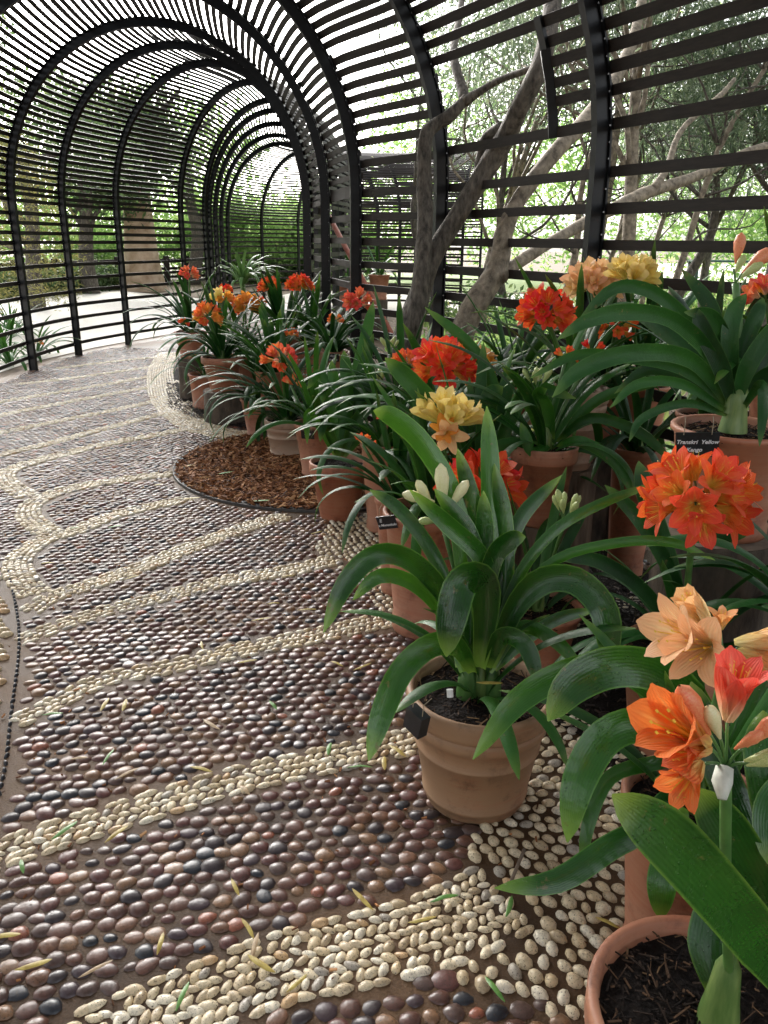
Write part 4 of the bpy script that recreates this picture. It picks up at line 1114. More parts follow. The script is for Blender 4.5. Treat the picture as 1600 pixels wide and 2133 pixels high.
# ---- florets
def floret_mesh(opening, color, seed, curl=.35):
    rs_ = random.Random(seed); V = []; F = []; U = []; VV = []; nt_, na = 9, 5
    for k in range(6):
        a0 = k * math.pi / 3 + rs_.gauss(0, .06); inner = k % 2; wmax = .47 if inner else .36
        op = opening * rs_.uniform(.85, 1.12); o0 = len(V)
        for i in range(nt_):
            t = 1 - (1 - i / (nt_ - 1)) ** 1.35
            r = .045 + op * (.12 * t + .5 * t ** 2.3) + (.012 if inner else 0)
            z = t * (1 - .12 * op * t) - curl * op * max(0, t - .72) ** 1.3
            w_ = wmax * (.3 + .7 * math.sin(math.pi / 2 * min(1, t / .62))) * (1 if t < .62 else math.sqrt(max(.012, 1 - ((t - .62) / .385) ** 2)))
            for j in range(na):
                u = -1 + 2 * j / (na - 1); x = u * w_ * .5
                cup = (u * u) * (.05 * (1 - t) + .02)
                rr = r - cup + rs_.gauss(0, .004)
                th = a0; V.append((rr * math.cos(th) - x * math.sin(th), rr * math.sin(th) + x * math.cos(th), z + (u * u) * -.02 * t)); U.append(u); VV.append(t)
        for i in range(nt_ - 1):
            for j in range(na - 1):
                q = o0 + i * na + j; F.append((q, q + 1, q + na + 1, q + na))
    np_ = len(F)
    for k in range(6):       # stamens
        a = k * math.pi / 3 + .3; rr = .05 + opening * .13; w_ = .008
        o0 = len(V)
        for (r_, z_) in ((.03, .2), (rr * .7, .55), (rr, .8)):
            V.append((r_ * math.cos(a) - w_ * math.sin(a), r_ * math.sin(a) + w_ * math.cos(a), z_)); V.append((r_ * math.cos(a) + w_ * math.sin(a), r_ * math.sin(a) - w_ * math.cos(a), z_)); U += [0, 0]; VV += [.1, .1]
        F.append((o0, o0 + 1, o0 + 3, o0 + 2)); F.append((o0 + 2, o0 + 3, o0 + 5, o0 + 4))
        o0 = len(V); c = (rr * 1.05 * math.cos(a), rr * 1.05 * math.sin(a), .83)
        for d in ((.018, 0, -.012), (0, .018, .012), (-.018, 0, .012), (0, -.018, -.012)): V.append((c[0] + d[0], c[1] + d[1], c[2] + d[2])); U.append(0); VV.append(.1)
        F.append((o0, o0 + 1, o0 + 2, o0 + 3))
    me = mesh_np('floret', np.array(V), np.array(F), None, True, {'u': U, 'v': VV})
    me.materials.append(PET[color]); me.materials.append(MAT['anther'])
    mi = np.zeros(len(F), dtype=np.int32); mi[np_:] = 1; me.polygons.foreach_set('material_index', mi)
    return me
_fl = {}
def floret(parent, base, tip, color, opening=.75, roll=None, rs_=random):
    base, tip = Vector(base), Vector(tip); d = tip - base; L_ = d.length
    v = rs_.randint(0, 2); key = (color, round(opening, 1), v)
    if key not in _fl: _fl[key] = floret_mesh(key[1], color, hash(key[1]) % 100 + v)
    o = bpy.data.objects.new('floret', _fl[key]); col.objects.link(o); o.parent = parent
    root_loc = parent.parent.location + parent.location if parent.parent else parent.location
    o.location = base - root_loc
    q = d.to_track_quat('Z', 'Y'); e = (q @ Euler((0, 0, roll if roll is not None else rs_.uniform(0, 1.05))).to_quaternion())
    o.rotation_euler = e.to_euler(); o.scale = (L_, L_, L_)
    return o
_bd = {}
def bud(parent, base, tip, kind='bud', fat=.17):
    if (kind, fat) not in _bd:
        mb = MB(); mb.lathe([(.03, 0), (fat * .42, .18), (fat * .8, .45), (fat, .68), (fat * .75, .88), (.02, 1.0)], 10)
        _bd[(kind, fat)] = mb.mesh('bud', MAT[kind], True)
    base, tip = Vector(base), Vector(tip); d = tip - base
    o = bpy.data.objects.new('bud', _bd[(kind, fat)]); col.objects.link(o); o.parent = parent
    o.location = base - (parent.parent.location + parent.location); o.rotation_euler = d.to_track_quat('Z', 'Y').to_euler(); o.scale = (d.length,) * 3
def stalk(root, a, node, extra=(), r=.008, mat='stalk'):
    """flower stem with its pedicels; florets hang on it"""
    a, node = Vector(a), Vector(node); mb = MB()
    mid = a.lerp(node, .5) + Vector((random.gauss(0, .01), random.gauss(0, .01), 0))
    mb.tube([Vector(p) for p in catmull([a, mid, node], 8)], r, 8)
    for q in extra: mb.tube([Vector(p) for p in catmull([node, node.lerp(Vector(q), .5) + Vector((0, 0, .004)), Vector(q)], 5)], r * .3, 5)
    return link('flower_stem', mb.mesh('flower_stem', MAT[mat], True), parent=root)
def umbel(root, foot, cpx, cpy, z, dpx, color, n=14, form='ball', seed=1, color2=None, opening=.7):
    rs_ = random.Random(seed); C = P(cpx, cpy, z); D = dpx / FPX * z; Rr = D / 2
    if form == 'ball': node = C - Vector((0, 0, Rr * .25)); lo, hi = -.45, .95
    elif form == 'half': node = C - Vector((0, 0, Rr * .55)); lo, hi = .0, .97
    else: node = C - Vector((0, 0, Rr * .8)); lo, hi = .35, .98     # 'up'
    dirs = []
    for k in range(n):
        zz_ = lo + (hi - lo) * (k + .5) / n; a = k * 2.39996 + rs_.gauss(0, .2); s = math.sqrt(max(0, 1 - zz_ * zz_))
        dirs.append(Vector((s * math.cos(a), s * math.sin(a), zz_ + rs_.gauss(0, .08))).normalized())
    inner = .36 * Rr
    st = stalk(root, foot, node, [node + d * inner for d in dirs], .006 + .003 * min(1, Rr / .1))
    for d in dirs:
        ext = Rr * (1.12 if form == 'ball' else 1.3 if form == 'half' else 1.5) * rs_.uniform(.86, 1.08)
        cl = color if not color2 or rs_.random() < .6 else color2
        floret(st, node + d * inner, node + d * ext, cl, rs_.choice([opening, opening + .1, opening - .1]), None, rs_)
    return st
def buds(root, foot, cpx, cpy, z, dpx, kind='bud', n=8, seed=2):
    rs_ = random.Random(seed); C = P(cpx, cpy, z); D = dpx / FPX * z; node = C - Vector((0, 0, D * .45)); T = []
    for k in range(n):
        a = k * 2.4 + rs_.random(); s = rs_.uniform(.25, .75); T.append(Vector((s * math.cos(a), s * math.sin(a), 1)).normalized())
    st = stalk(root, foot, node, [node + d * D * .45 for d in T], .006)
    for d in T: bud(st, node + d * D * .42, node + d * D * rs_.uniform(.85, 1.05), kind)

# ---- pots and stumps
POTS = {}
MAT['litter'] = attr_ramp_mat('bark_litter', [(0, (.006, .004, .003)), (.55, (.03, .018, .012)), (.88, (.1, .055, .03)), (1, (.32, .2, .1))], .8, spec=.2)
def pot_mesh(kind, r, h, br, mat):
    key = (kind, round(r, 3), round(h, 3), mat)
    if key in POTS: return POTS[key]
    mb = MB()
    if kind == 'rolled':     # thick rolled rim, a rib round the middle
        ln_ = lambda t: br + (r * .925 - br) * t / .8
        pr = [(br * .2, 0), (br * .97, 0), (br, .008), (ln_(.085), h * .085), (ln_(.09) + .004, h * .092), (ln_(.1) + .004, h * .115), (ln_(.12), h * .125), (ln_(.3), h * .3), (ln_(.515), h * .515), (ln_(.52) + .004, h * .522), (ln_(.54) + .004, h * .54), (ln_(.55), h * .55),
              (ln_(.69), h * .69), (ln_(.695) + .006, h * .7), (ln_(.75) + .008, h * .75), (ln_(.79) + .006, h * .8), (ln_(.8), h * .812), (r * .945, h * .822), (r * .985, h * .832), (r, h * .86), (r * 1.005, h * .92), (r, h * .975), (r * .985, h), (r * .93, h), (r * .9, h * .985), (r * .885, h * .9), (r * .8, h * .75)]
    elif kind == 'band':     # flat broad collar
        pr = [(br * .2, 0), (br * .98, 0), (br, .01), (br + (r * .9 - br) * .97, h * .8), (r * .97, h * .805), (r, h * .83), (r, h * .985), (r * .985, h), (r * .93, h), (r * .91, h * .985), (r * .86, h * .8)]
    else:                    # plain flare with thin lip and a foot ring
        pr = [(br * .2, 0), (br * 1.03, 0), (br * 1.05, .01), (br * 1.05, h * .1), (br * 1.0, h * .115), (r * .93, h * .93), (r, h * .955), (r, h * .99), (r * .985, h), (r * .91, h), (r * .89, h * .98), (r * .84, h * .8)]
    mb.lathe(pr, 44); me = mb.mesh('pot', MAT[mat], True)
    # keep creases of the collar crisp
    POTS[key] = me; return me
def soil_mesh(r, seed):
    rs_ = random.Random(seed); mb = MB(); v = [(0, 0, .012)]; f = []
    for i in range(1, 6):
        for k in range(24):
            a = 2 * math.pi * k / 24; v.append((r * i / 5 * math.cos(a), r * i / 5 * math.sin(a), rs_.uniform(-.005, .01)))
    for k in range(24): f.append((0, 1 + k, 1 + (k + 1) % 24))
    for i in range(4):
        for k in range(24): f.append((1 + i * 24 + k, 1 + (i + 1) * 24 + k, 1 + (i + 1) * 24 + (k + 1) % 24, 1 + i * 24 + (k + 1) % 24))
    mb.add(v, f)
    for k in range(int(70)):      # fibres and sticks
        a, q = rs_.uniform(0, 6.28), rs_.uniform(0, r * .85); b2 = rs_.uniform(0, 6.28); l = rs_.uniform(.01, .05)
        x, y = q * math.cos(a), q * math.sin(a)
        mb.bar((x, y, .008), (x + l * math.cos(b2), y + l * math.sin(b2), .008 + rs_.uniform(0, .012)), .003, .002)
    return mb.mesh('soil', MAT['soil'], True)
def stump(cx, cy, top, r, label, mat='stump', seed=1, bottom=0):
    rs_ = random.Random(seed); e = empty('log_stump', (cx, cy, 0)); tag(e, label, 'log stump', 'log stumps under the pots')
    mb = MB(); seg = 28; prof = [(r * 1.04, bottom - .02), (r, bottom + (top - bottom) * .3), (r * .98, bottom + (top - bottom) * .7), (r, top - .008), (r * .97, top)]
    ph = [rs_.uniform(0, 6.28) for _ in range(3)]; v = []; f = []
    for (q, z) in prof:
        for k in range(seg):
            a = 2 * math.pi * k / seg; w_ = 1 + .05 * math.sin(2 * a + ph[0]) + .035 * math.sin(5 * a + ph[1]) + .02 * math.sin(11 * a + ph[2]); v.append((cx + q * w_ * math.cos(a), cy + q * w_ * math.sin(a), z))
    for i in range(len(prof) - 1):
        for k in range(seg): f.append((i * seg + k, i * seg + (k + 1) % seg, (i + 1) * seg + (k + 1) % seg, (i + 1) * seg + k))
    mb.add(v, f); link('bark', mb.mesh('bark', MAT[mat], True), parent=e)
    mb = MB(); mb.add([(p[0], p[1], top + .001) for p in v[-seg:]], [tuple(range(seg))]); link('cut_top', mb.mesh('cut_top', MAT['cut']), parent=e)
def potted(label, px, py, z, rim_px, h=None, kind='plain', mat='terra', stump_lab=None, stump_mat='stump', taper=.68, stump_r=1.0, group='clivias in terracotta pots'):
    """pot whose rim centre is seen at (px,py) at depth z"""
    c = P(px, py, z); r = rim_px / FPX * z / 2; h = h or r * 1.75
    bot = c.z - h
    if not stump_lab: h = c.z; bot = 0.001
    e = empty('potted_clivia', (c.x, c.y, bot)); tag(e, label, 'potted plant', group)
    br = r * taper
    if bot > .05:
        stump(c.x, c.y, bot - .001, max(br * 1.25, .11) * stump_r, stump_lab, stump_mat, int(px))
    o = link('pot', pot_mesh(kind, r, h, br, mat), parent=e, loc=(c.x, c.y, bot))
    so_ = link('soil', soil_mesh(r * .9, int(px + py)), parent=e, loc=(c.x, c.y, bot + h * .9))
    foot = Vector((c.x, c.y, bot + h * .9))
    if z < 3.3:
        rf = random.Random(int(px)); mb = MB()
        for k in range(420):
            a, q = rf.uniform(0, 6.28), math.sqrt(rf.uniform(0, 1)) * r * .86; b2 = rf.uniform(0, 6.28); l = rf.choice([.008, .012, .02, .035]) * rf.uniform(.7, 1.3); tl = rf.uniform(-.2, .5)
            x, y = q * math.cos(a), q * math.sin(a)
            mb.bar((x, y, .006 + rf.uniform(0, .008)), (x + l * math.cos(b2), y + l * math.sin(b2), .01 + l * tl), rf.uniform(.0012, .004), .0015)
        me = mb.mesh('bark_litter', MAT['litter']); me.attributes.new('rnd', 'FLOAT', 'POINT').data.foreach_set('value', np.repeat(np.random.default_rng(int(px)).uniform(0, 1, 420), 8).astype(np.float32))
        lo = link('bark_litter', me, parent=e, loc=foot); lo['kind'] = 'stuff'
    return e, foot, r, h

# ================================================================== the nearest tall pot, drawn leaf by leaf
def hand_leaf(root, pts, wpx, mat='leaf_hero', face=True, chan=.2, blunt=.4, w0=.5, nseg=20):
    A = [P(*p) for p in pts]; zm = sum(p[2] for p in pts) / len(pts)
    link('leaf', leaf_mesh(A, wpx / FPX * zm, None, MAT[mat], nseg, 7, chan, blunt, CAMP if face else None, w0), parent=root)

e1, ft, r_, h_ = potted('clivia in the dusty ribbed pot standing alone on the path, white peg in its soil', 1000, 1430, 2.17, 306, None, 'rolled', 'terra_dusty', taper=.70)
HL = [
    ([(985, 1400, 2.13), (975, 1250, 2.1), (948, 1050, 2.08), (885, 930, 2.05), (820, 870, 2.0), (778, 855, 1.95)], 50),
    ([(1010, 1380, 2.14), (1018, 1200, 2.13), (1022, 1000, 2.12), (1014, 846, 2.12)], 46),
    ([(1030, 1370, 2.14), (1050, 1230, 2.13), (1052, 1100, 2.12), (1030, 965, 2.1)], 42),
    ([(1005, 1360, 2.12), (1012, 1180, 2.1), (985, 1050, 2.08), (953, 934, 2.05)], 42),
    ([(1000, 1390, 2.1), (1020, 1260, 2.06), (1005, 1165, 2.03), (935, 1095, 2.0), (853, 1020, 1.95)], 44),
    ([(990, 1380, 2.1), (1000, 1220, 2.07), (975, 1110, 2.05), (905, 1018, 2.02)], 46),
    ([(975, 1380, 2.1), (990, 1230, 2.09), (1008, 1130, 2.08), (1007, 1022, 2.06)], 46),
    ([(1020, 1380, 2.1), (1010, 1250, 2.05), (1030, 1160, 2.02), (1065, 1125, 1.98), (1095, 1118, 1.96)], 46),
    ([(960, 1370, 2.1), (930, 1250, 2.05), (860, 1170, 1.97), (785, 1155, 1.9), (720, 1215, 1.86), (674, 1318, 1.84)], 50),
    ([(965, 1380, 2.1), (925, 1280, 2.08), (860, 1215, 2.0), (790, 1200, 1.93), (735, 1250, 1.9)], 36),
    ([(1000, 1390, 2.08), (1012, 1270, 2.0), (1000, 1205, 1.93), (960, 1215, 1.87), (940, 1290, 1.85), (930, 1368, 1.86)], 78),
    ([(985, 1400, 2.1), (950, 1345, 2.02), (895, 1345, 1.95), (835, 1400, 1.88), (795, 1490, 1.84), (768, 1585, 1.83)], 58),
    ([(1020, 1390, 2.1), (1070, 1270, 2.07), (1130, 1210, 2.04), (1200, 1210, 2.0), (1255, 1265, 1.97), (1268, 1330, 1.97), (1268, 1388, 1.98)], 66),
    ([(1020, 1400, 2.12), (1080, 1310, 2.1), (1150, 1330, 2.05), (1215, 1395, 2.02)], 34),
    ([(1015, 1390, 2.08), (1045, 1325, 2.0), (1095, 1345, 1.93), (1125, 1430, 1.9)], 42),
    ([(1020, 1380, 2.12), (1070, 1220, 2.12), (1150, 1110, 2.12), (1250, 1050, 2.14), (1370, 1005, 2.18)], 26),
    ([(1020, 1380, 2.12), (1070, 1260, 2.1), (1160, 1165, 2.07), (1290, 1130, 2.04), (1400, 1130, 2.0), (1490, 1167, 1.98)], 24),
    ([(1010, 1380, 2.13), (1045, 1200, 2.13), (1085, 1080, 2.13), (1170, 990, 2.15)], 36),
    ([(955, 1390, 2.12), (940, 1260, 2.12), (900, 1150, 2.12), (830, 1060, 2.15), (770, 1020, 2.18)], 34),
    ([(1030, 1395, 2.13), (1085, 1340, 2.16), (1160, 1290, 2.2), (1240, 1270, 2.22)], 30),
    ([(965, 1400, 2.1), (940, 1300, 2.13), (905, 1235, 2.18), (850, 1180, 2.22)], 40),
    ([(1000, 1400, 2.15), (985, 1250, 2.18), (980, 1130, 2.2), (960, 1050, 2.22)], 46),
]
for pts, wp in HL: hand_leaf(e1, pts, wp * .88, 'leaf_hero', w0=.4)
foliage(e1, ft, 5, 'arch', .8, 12, .2, 'leaf')
for dx, dy in ((-.035, .0), (.03, .005)):
    mb = MB(); c = ft + Vector((dx, dy, 0)); mb.lathe([(.03, -.02), (.03, .02), (.026, .06), (.012, .12), (.002, .13)], 14, c); link('stem_base', mb.mesh('stem_base', MAT['stalk'], True), parent=e1)
bs = P(918, 1075, 2.1); st = stalk(e1, ft, bs, [P(905, 1060, 2.1), P(930, 1050, 2.1)], .007)
for a, b_, k in (((925, 1060), (918, 965), 'cream_bud'), ((905, 1045), (838, 1028), 'cream_bud'), ((935, 1060), (975, 1000), 'cream_bud'), ((900, 1052), (868, 1000), 'cream_bud'), ((915, 1085), (872, 1085), 'bud')):
    bud(st, P(*a, 2.08), P(*b_, 2.04), k, .16)
mb = MB(); mb.tube([P(938, 1452, 2.0), P(937, 1436, 2.0)], .0085, 12); tag(link('plant_marker', mb.mesh('plant_marker', MAT['white'])), 'short white plastic peg stuck in the soil of the dusty ribbed pot', 'plant marker')

def slate(label, c, w_, hh, facing, lines, tiltz=0.0, block=False):
    """black tag hung on a rim by a string"""
    c = Vector(c); e = empty('name_tag', c); tag(e, label, 'name tag', 'black name tags')
    f = Vector((facing[0], facing[1], 0)).normalized(); sx = Vector((-f.y, f.x, 0)); 
    rot = Matrix((sx, -f, Vector((0, 0, 1)))).transposed() @ Matrix.Rotation(tiltz, 3, 'Y') @ Matrix.Rotation(R(12 if not block else 0), 3, 'X')
    mb = MB(); mb.box((0, 0, 0), w_, .004 if not block else .03, hh, rot); v = MB()
    o = link('board', mb.mesh('board', MAT['tag']), parent=e, loc=c)
    for dx in (-.32, .32):
        q = rot @ Vector((w_ * dx, -.003, hh * .42)); mb = MB(); mb.tube([q, q + Vector((0, 0, .035)) - f * .004, q + Vector((0, 0, .045)) - f * .03], .0012, 5); link('string', mb.mesh('string', MAT['string']), parent=e, loc=c)
    for (txt, size, dx, dz) in lines:
        cu = bpy.data.curves.new('lettering', 'FONT'); cu.body = txt; cu.size = size; cu.shear = .25; cu.extrude = .0004; cu.offset = .0004; cu.align_x = 'CENTER'; cu.align_y = 'CENTER'; cu.materials.append(MAT['chalk'])
        tmp = bpy.data.objects.new('lettering', cu); col.objects.link(tmp); bpy.context.view_layer.update()
        me = bpy.data.meshes.new_from_object(tmp.evaluated_get(bpy.context.evaluated_depsgraph_get())); bpy.data.objects.remove(tmp)
        me.materials.clear(); me.materials.append(MAT['chalk'])
        t = bpy.data.objects.new('lettering', me); col.objects.link(t); t.parent = o
        m3 = rot @ Matrix(((1, 0, 0), (0, 0, -1), (0, 1, 0)))
        M4 = m3.to_4x4(); M4.translation = rot @ Vector((w_ * dx, -.0035, hh * dz)); t.matrix_local = M4
# black clip-on block of the nearest pot
slate('blank black block tied to the rim of the dusty ribbed pot', P(868, 1502, 1.98), .058, .062, (-.75, -.6), [], R(12), True)
# fallen yellow leaf lying on that soil
FL = []
def fallen(px, py, ang, ln_, w_, mat, h=.02, z=None, name='fallen_leaf', label=None, group='leaves fallen on the path'):
    c = P(px, py, z) if z else G(px, py, h); a = Vector((math.cos(ang), math.sin(ang), 0)); s_ = random.uniform(-.5, .5)
    b2 = Vector((-a.y, a.x, 0)); pts = [c - a * ln_ / 2 + b2 * s_ * .3 * ln_ * .3, c + Vector((0, 0, .006)), c + a * ln_ / 2 + b2 * s_ * .3 * ln_ * .3 + Vector((0, 0, random.uniform(0, .008)))]
    me = leaf_mesh(pts, w_, b2, mat, 8, 3, .3, 0, None, .15)
    o = link(name, me); tag(o, label, 'fallen leaf', group); return o
MAT['lf_yellow'] = simple('fallen_yellow', (.3, .2, .03), (.5, .4, .1), 60, .45, .1)
MAT['lf_green'] = simple('fallen_green', (.06, .18, .03), (.14, .3, .06), 60, .4, .1)
MAT['lf_brown'] = simple('fallen_brown', (.3, .2, .1), (.45, .32, .18), 60, .5, .1)
fallen(1020, 1424, -.15, .07, .014, MAT['lf_yellow'], z=2.08, label='yellow willow leaf lying on the soil of the dusty ribbed pot')
fl = [(490, 1850, 2.1, 'y'), (335, 1965, 1.6, 'y'), (70, 2012, .3, 'y'), (200, 2020, .6, 'b'), (518, 1935, 2.2, 'y'), (530, 1975, 1.5, 'b'), (543, 2010, 2.6, 'y'), (380, 2075, 1.4, 'g'), (46, 1805, 2.1, 'g'), (135, 1730, 1, 'g'), (243, 1737, 1.0, 'y'), (265, 1612, .8, 'b'), (225, 1578, 1.4, 'g'), (165, 1580, .1, 'o'), (420, 1602, 2.9, 'y'), (420, 1345, 1.9, 'y'), (260, 1468, 1.7, 'y'), (218, 1468, 1.5, 'y'), (110, 1487, .1, 'g'), (510, 1645, 2.3, 'b'), (440, 1510, 2.5, 'b'), (570, 1470, 2.2, 'g'), (515, 1378, .2, 'y'), (703, 1383, 2.6, 'y'), (755, 1390, .6, 'y'), (685, 1560, 1.5, 'g'), (755, 1875, 2.3, 'y'), (800, 1590, 1.6, 'y'), (828, 1563, 2.3, 'y'), (750, 1597, .0, 'g'), (925, 1870, .3, 'g'), (880, 1918, .2, 'y'), (1062, 1890, 1.2, 'g'), (1030, 2060, 2.1, 'g'), (1265, 1922, 2.6, 'y'), (275, 1203, .6, 'y'), (100, 1173, .1, 'y'), (155, 1100, .3, 'g'), (45, 1145, .4, 'y'), (240, 1097, .3, 'g'), (570, 1257, .1, 'y'), (545, 1290, .2, 'y'), (395, 970, .4, 'y'), (640, 1270, .1, 'y'), (600, 1200, .3, 'y'), (660, 1110, .4, 'y'), (330, 1010, .3, 'y'), (10, 1950, .1, 'y'), (620, 2050, .8, 'y'), (1085, 1545, .4, 'g')]
lm = {'y': ('lf_yellow', 'small yellow willow leaf lying on the pebble path'), 'g': ('lf_green', 'small green willow leaf lying on the pebble path'), 'b': ('lf_brown', 'dry brown willow leaf lying on the pebble path'), 'o': ('lf_brown', 'dry brown willow leaf lying on the pebble path')}
for (px, py, an, k) in fl: fallen(px, py, an, random.uniform(.05, .085), random.uniform(.009, .015), MAT[lm[k][0]], .026, None, label=lm[k][1], group={'y': 'yellow', 'g': 'green'}.get(k, 'brown') + ' leaves fallen on the path')
for (px, py, an) in ((400, 1038, .1), (470, 985, .4), (545, 1043, .05)): fallen(px, py, an, .1, .02, MAT['lf_green' if px > 420 else 'lf_yellow'], .035, None, label={400: 'small yellow leaf at the rim of the mulch circle', 470: 'green leaf lying on the bark chips', 545: 'long pale strap leaf lying across the edge of the mulch circle'}[px], group='leaves on the mulch')
st_ = MB(); st_.tube([G(1065, 1835, .03), G(1092, 1770, .034)], .0045, 6); tag(link('twig', st_.mesh('twig', MAT['cut'])), 'pale straight twig lying on the cream pebbles', 'twig')

# ================================================================== the pots of the near corner
e2, f2, _, _ = potted('clivia in the pot at the very front, thick pale stem and broad wet leaves', 1490, 2112, 1.28, 520, None, 'band', 'terra', taper=.72)
mb = MB(); c = P(1505, 2075, 1.27); mb.lathe([(.03, -.1), (.032, -.04), (.026, .0), (.02, .06), (.003, .1)], 16, (c.x, c.y, c.z)); link('stem_base', mb.mesh('stem_base', MAT['stem'], True), parent=e2)
for pts, wp in [
    ([(1690, 2110, 1.15), (1600, 1985, 1.08), (1500, 1865, 1.0), (1390, 1745, .95), (1275, 1655, .93)], 118),
    ([(1500, 2080, 1.28), (1480, 1960, 1.3), (1520, 1860, 1.32), (1600, 1800, 1.34)], 90),
    ([(1640, 2050, 1.3), (1600, 1900, 1.25), (1530, 1760, 1.2), (1450, 1640, 1.18)], 100),
    ([(1700, 2000, 1.3), (1640, 1800, 1.25), (1600, 1600, 1.25), (1590, 1480, 1.3)], 90),
    ([(1640, 1950, 1.35), (1540, 1700, 1.35), (1480, 1550, 1.38), (1440, 1420, 1.42)], 70),
    ([(1720, 1700, 1.3), (1660, 1640, 1.25), (1610, 1680, 1.2), (1600, 1800, 1.18)], 70)]:
    hand_leaf(e2, pts, wp, 'leaf_deep', chan=.16, blunt=.5)
e3, f3, _, _ = potted('clivia in the plain pot wedged behind the front pot, leaves spilling over the cream pebbles', 1450, 1660, 1.62, 300, None, 'plain', 'terra')
for pts, wp in [
    ([(1470, 1640, 1.6), (1460, 1500, 1.55), (1380, 1405, 1.5), (1280, 1388, 1.45), (1195, 1425, 1.42), (1141, 1502, 1.4)], 84),
    ([(1470, 1640, 1.62), (1400, 1480, 1.6), (1300, 1395, 1.58), (1200, 1395, 1.55), (1080, 1460, 1.52), (985, 1582, 1.5)], 56),
    ([(1470, 1640, 1.62), (1420, 1560, 1.55), (1340, 1510, 1.5), (1260, 1535, 1.45), (1205, 1630, 1.42), (1182, 1755, 1.42)], 72),
    ([(1460, 1650, 1.62), (1400, 1660, 1.55), (1350, 1720, 1.5), (1270, 1765, 1.45), (1160, 1835, 1.42), (1030, 1850, 1.42)], 50),
    ([(1420, 1680, 1.6), (1400, 1760, 1.55), (1380, 1830, 1.52), (1375, 1915, 1.52)], 60),
    ([(1480, 1640, 1.62), (1440, 1580, 1.62), (1360, 1590, 1.6), (1270, 1620, 1.6), (1225, 1720, 1.58), (1212, 1830, 1.58)], 30),
    ([(1500, 1640, 1.62), (1560, 1500, 1.6), (1600, 1420, 1.6), (1660, 1400, 1.6)], 60),
    ([(1490, 1640, 1.62), (1460, 1500, 1.65), (1400, 1440, 1.7), (1340, 1490, 1.72)], 50)]:
    hand_leaf(e3, pts, wp, 'leaf_hero', chan=.18)
foliage(e3, f3, 6, 'upright', .8, 33, 0.4, 'leaf', 1)
# orange and peach flower heads above them
nd = P(1512, 1600, 1.08); st = stalk(e2, P(1520, 2060, 1.26), nd, [P(1470, 1550, 1.07), P(1470, 1590, 1.05), P(1515, 1500, 1.07), P(1478, 1528, 1.06), P(1500, 1535, 1.06), P(1545, 1560, 1.05), P(1560, 1590, 1.05)], .008)
for a, b_, cl, op in (((1472, 1552, 1.06), (1360, 1492, .99), 'orange', .5), ((1462, 1588, 1.03), (1400, 1660, .99), 'orange', .65), ((1516, 1500, 1.06), (1548, 1365, 1.02), 'coral', .5), ((1480, 1560, 1.05), (1390, 1570, 1.02), 'orange', .6)):
    floret(st, P(*a), P(*b_), cl, op, .3)
for a, b_, k in (((1478, 1530), (1415, 1428), 'orange_bud'), ((1500, 1538), (1475, 1470), 'cream_bud'), ((1530, 1560), (1590, 1525), 'orange_bud'), ((1555, 1555), (1625, 1490), 'orange_bud'), ((1555, 1595), (1625, 1580), 'bud'), ((1550, 1585), (1640, 1565), 'bud')):
    bud(st, P(*a, 1.05), P(*b_, 1.02), k, .17)
br_ = MB(); br_.tube([P(1510, 1600, 1.07), P(1505, 1630, 1.06), P(1505, 1665, 1.05)], [.012, .014, .006], 7); link('bract', br_.mesh('bract', MAT['bract'], True), parent=e2)
nd = P(1508, 1400, 1.3); st = stalk(e3, f3, nd, [P(1485, 1335, 1.3), P(1480, 1330, 1.28), P(1500, 1310, 1.3), P(1540, 1345, 1.3)], .008)
for a, b_, cl, op in (((1480, 1310, 1.3), (1418, 1228, 1.28), 'palepeach', .35), ((1478, 1335, 1.28), (1362, 1310, 1.24), 'palepeach', .75), ((1488, 1345, 1.27), (1435, 1355, 1.2), 'palepeach', .9), ((1502, 1312, 1.3), (1508, 1262, 1.29), 'peach', .9), ((1530, 1338, 1.3), (1640, 1330, 1.28), 'palepeach', .5), ((1535, 1355, 1.3), (1640, 1395, 1.27), 'peach', .7), ((1500, 1330, 1.28), (1430, 1300, 1.3), 'palepeach', .4)):
    floret(st, P(*a), P(*b_), cl, op, .2)

# big orange-red ball head
e4, f4, _, _ = potted('clivia in the wide pot of dark soil, big round orange head with yellow throats', 1430, 1352, 2.42, 268, None, 'band', 'terra', taper=.7)
umbel(e4, f4, 1455, 1015, 1.9, 225, 'redor', 20, 'ball', 41, None, .9)
for pts, wp in [
    ([(1440, 1340, 2.42), (1400, 1200, 2.35), (1330, 1080, 2.3), (1260, 1010, 2.3)], 30), ([(1440, 1340, 2.42), (1470, 1200, 2.4), (1500, 1120, 2.35), (1560, 1110, 2.3)], 40),
    ([(1430, 1350, 2.4), (1395, 1180, 2.35), (1350, 1040, 2.3), (1330, 960, 2.3)], 40), ([(1440, 1345, 2.42), (1520, 1220, 2.4), (1620, 1150, 2.38)], 44),
    ([(1420, 1350, 2.4), (1350, 1240, 2.32), (1250, 1170, 2.26), (1150, 1160, 2.2)], 30), ([(1445, 1345, 2.42), (1480, 1200, 2.45), (1500, 1050, 2.45), (1545, 960, 2.45)], 40),
    ([(1440, 1345, 2.42), (1440, 1230, 2.5), (1380, 1110, 2.6), (1290, 1050, 2.7)], 42)]:
    hand_leaf(e4, pts, wp, 'leaf_cool')
foliage(e4, f4, 9, 'arch', .85, 44, .2, 'leaf_cool')
e5, f5, _, _ = potted('small leafless looking pot tucked behind the dusty ribbed pot', 1120, 1262, 2.85, 190, None, 'plain', 'terra')
foliage(e5, f5, 7, 'arch', .8, 51, .3, 'leaf')
e6, f6, _, _ = potted('clivia in the tall plain pot with a shiny wet rim, behind the dusty ribbed pot', 893, 1062, 3.1, 192, .47, 'plain', 'terra', taper=.72)
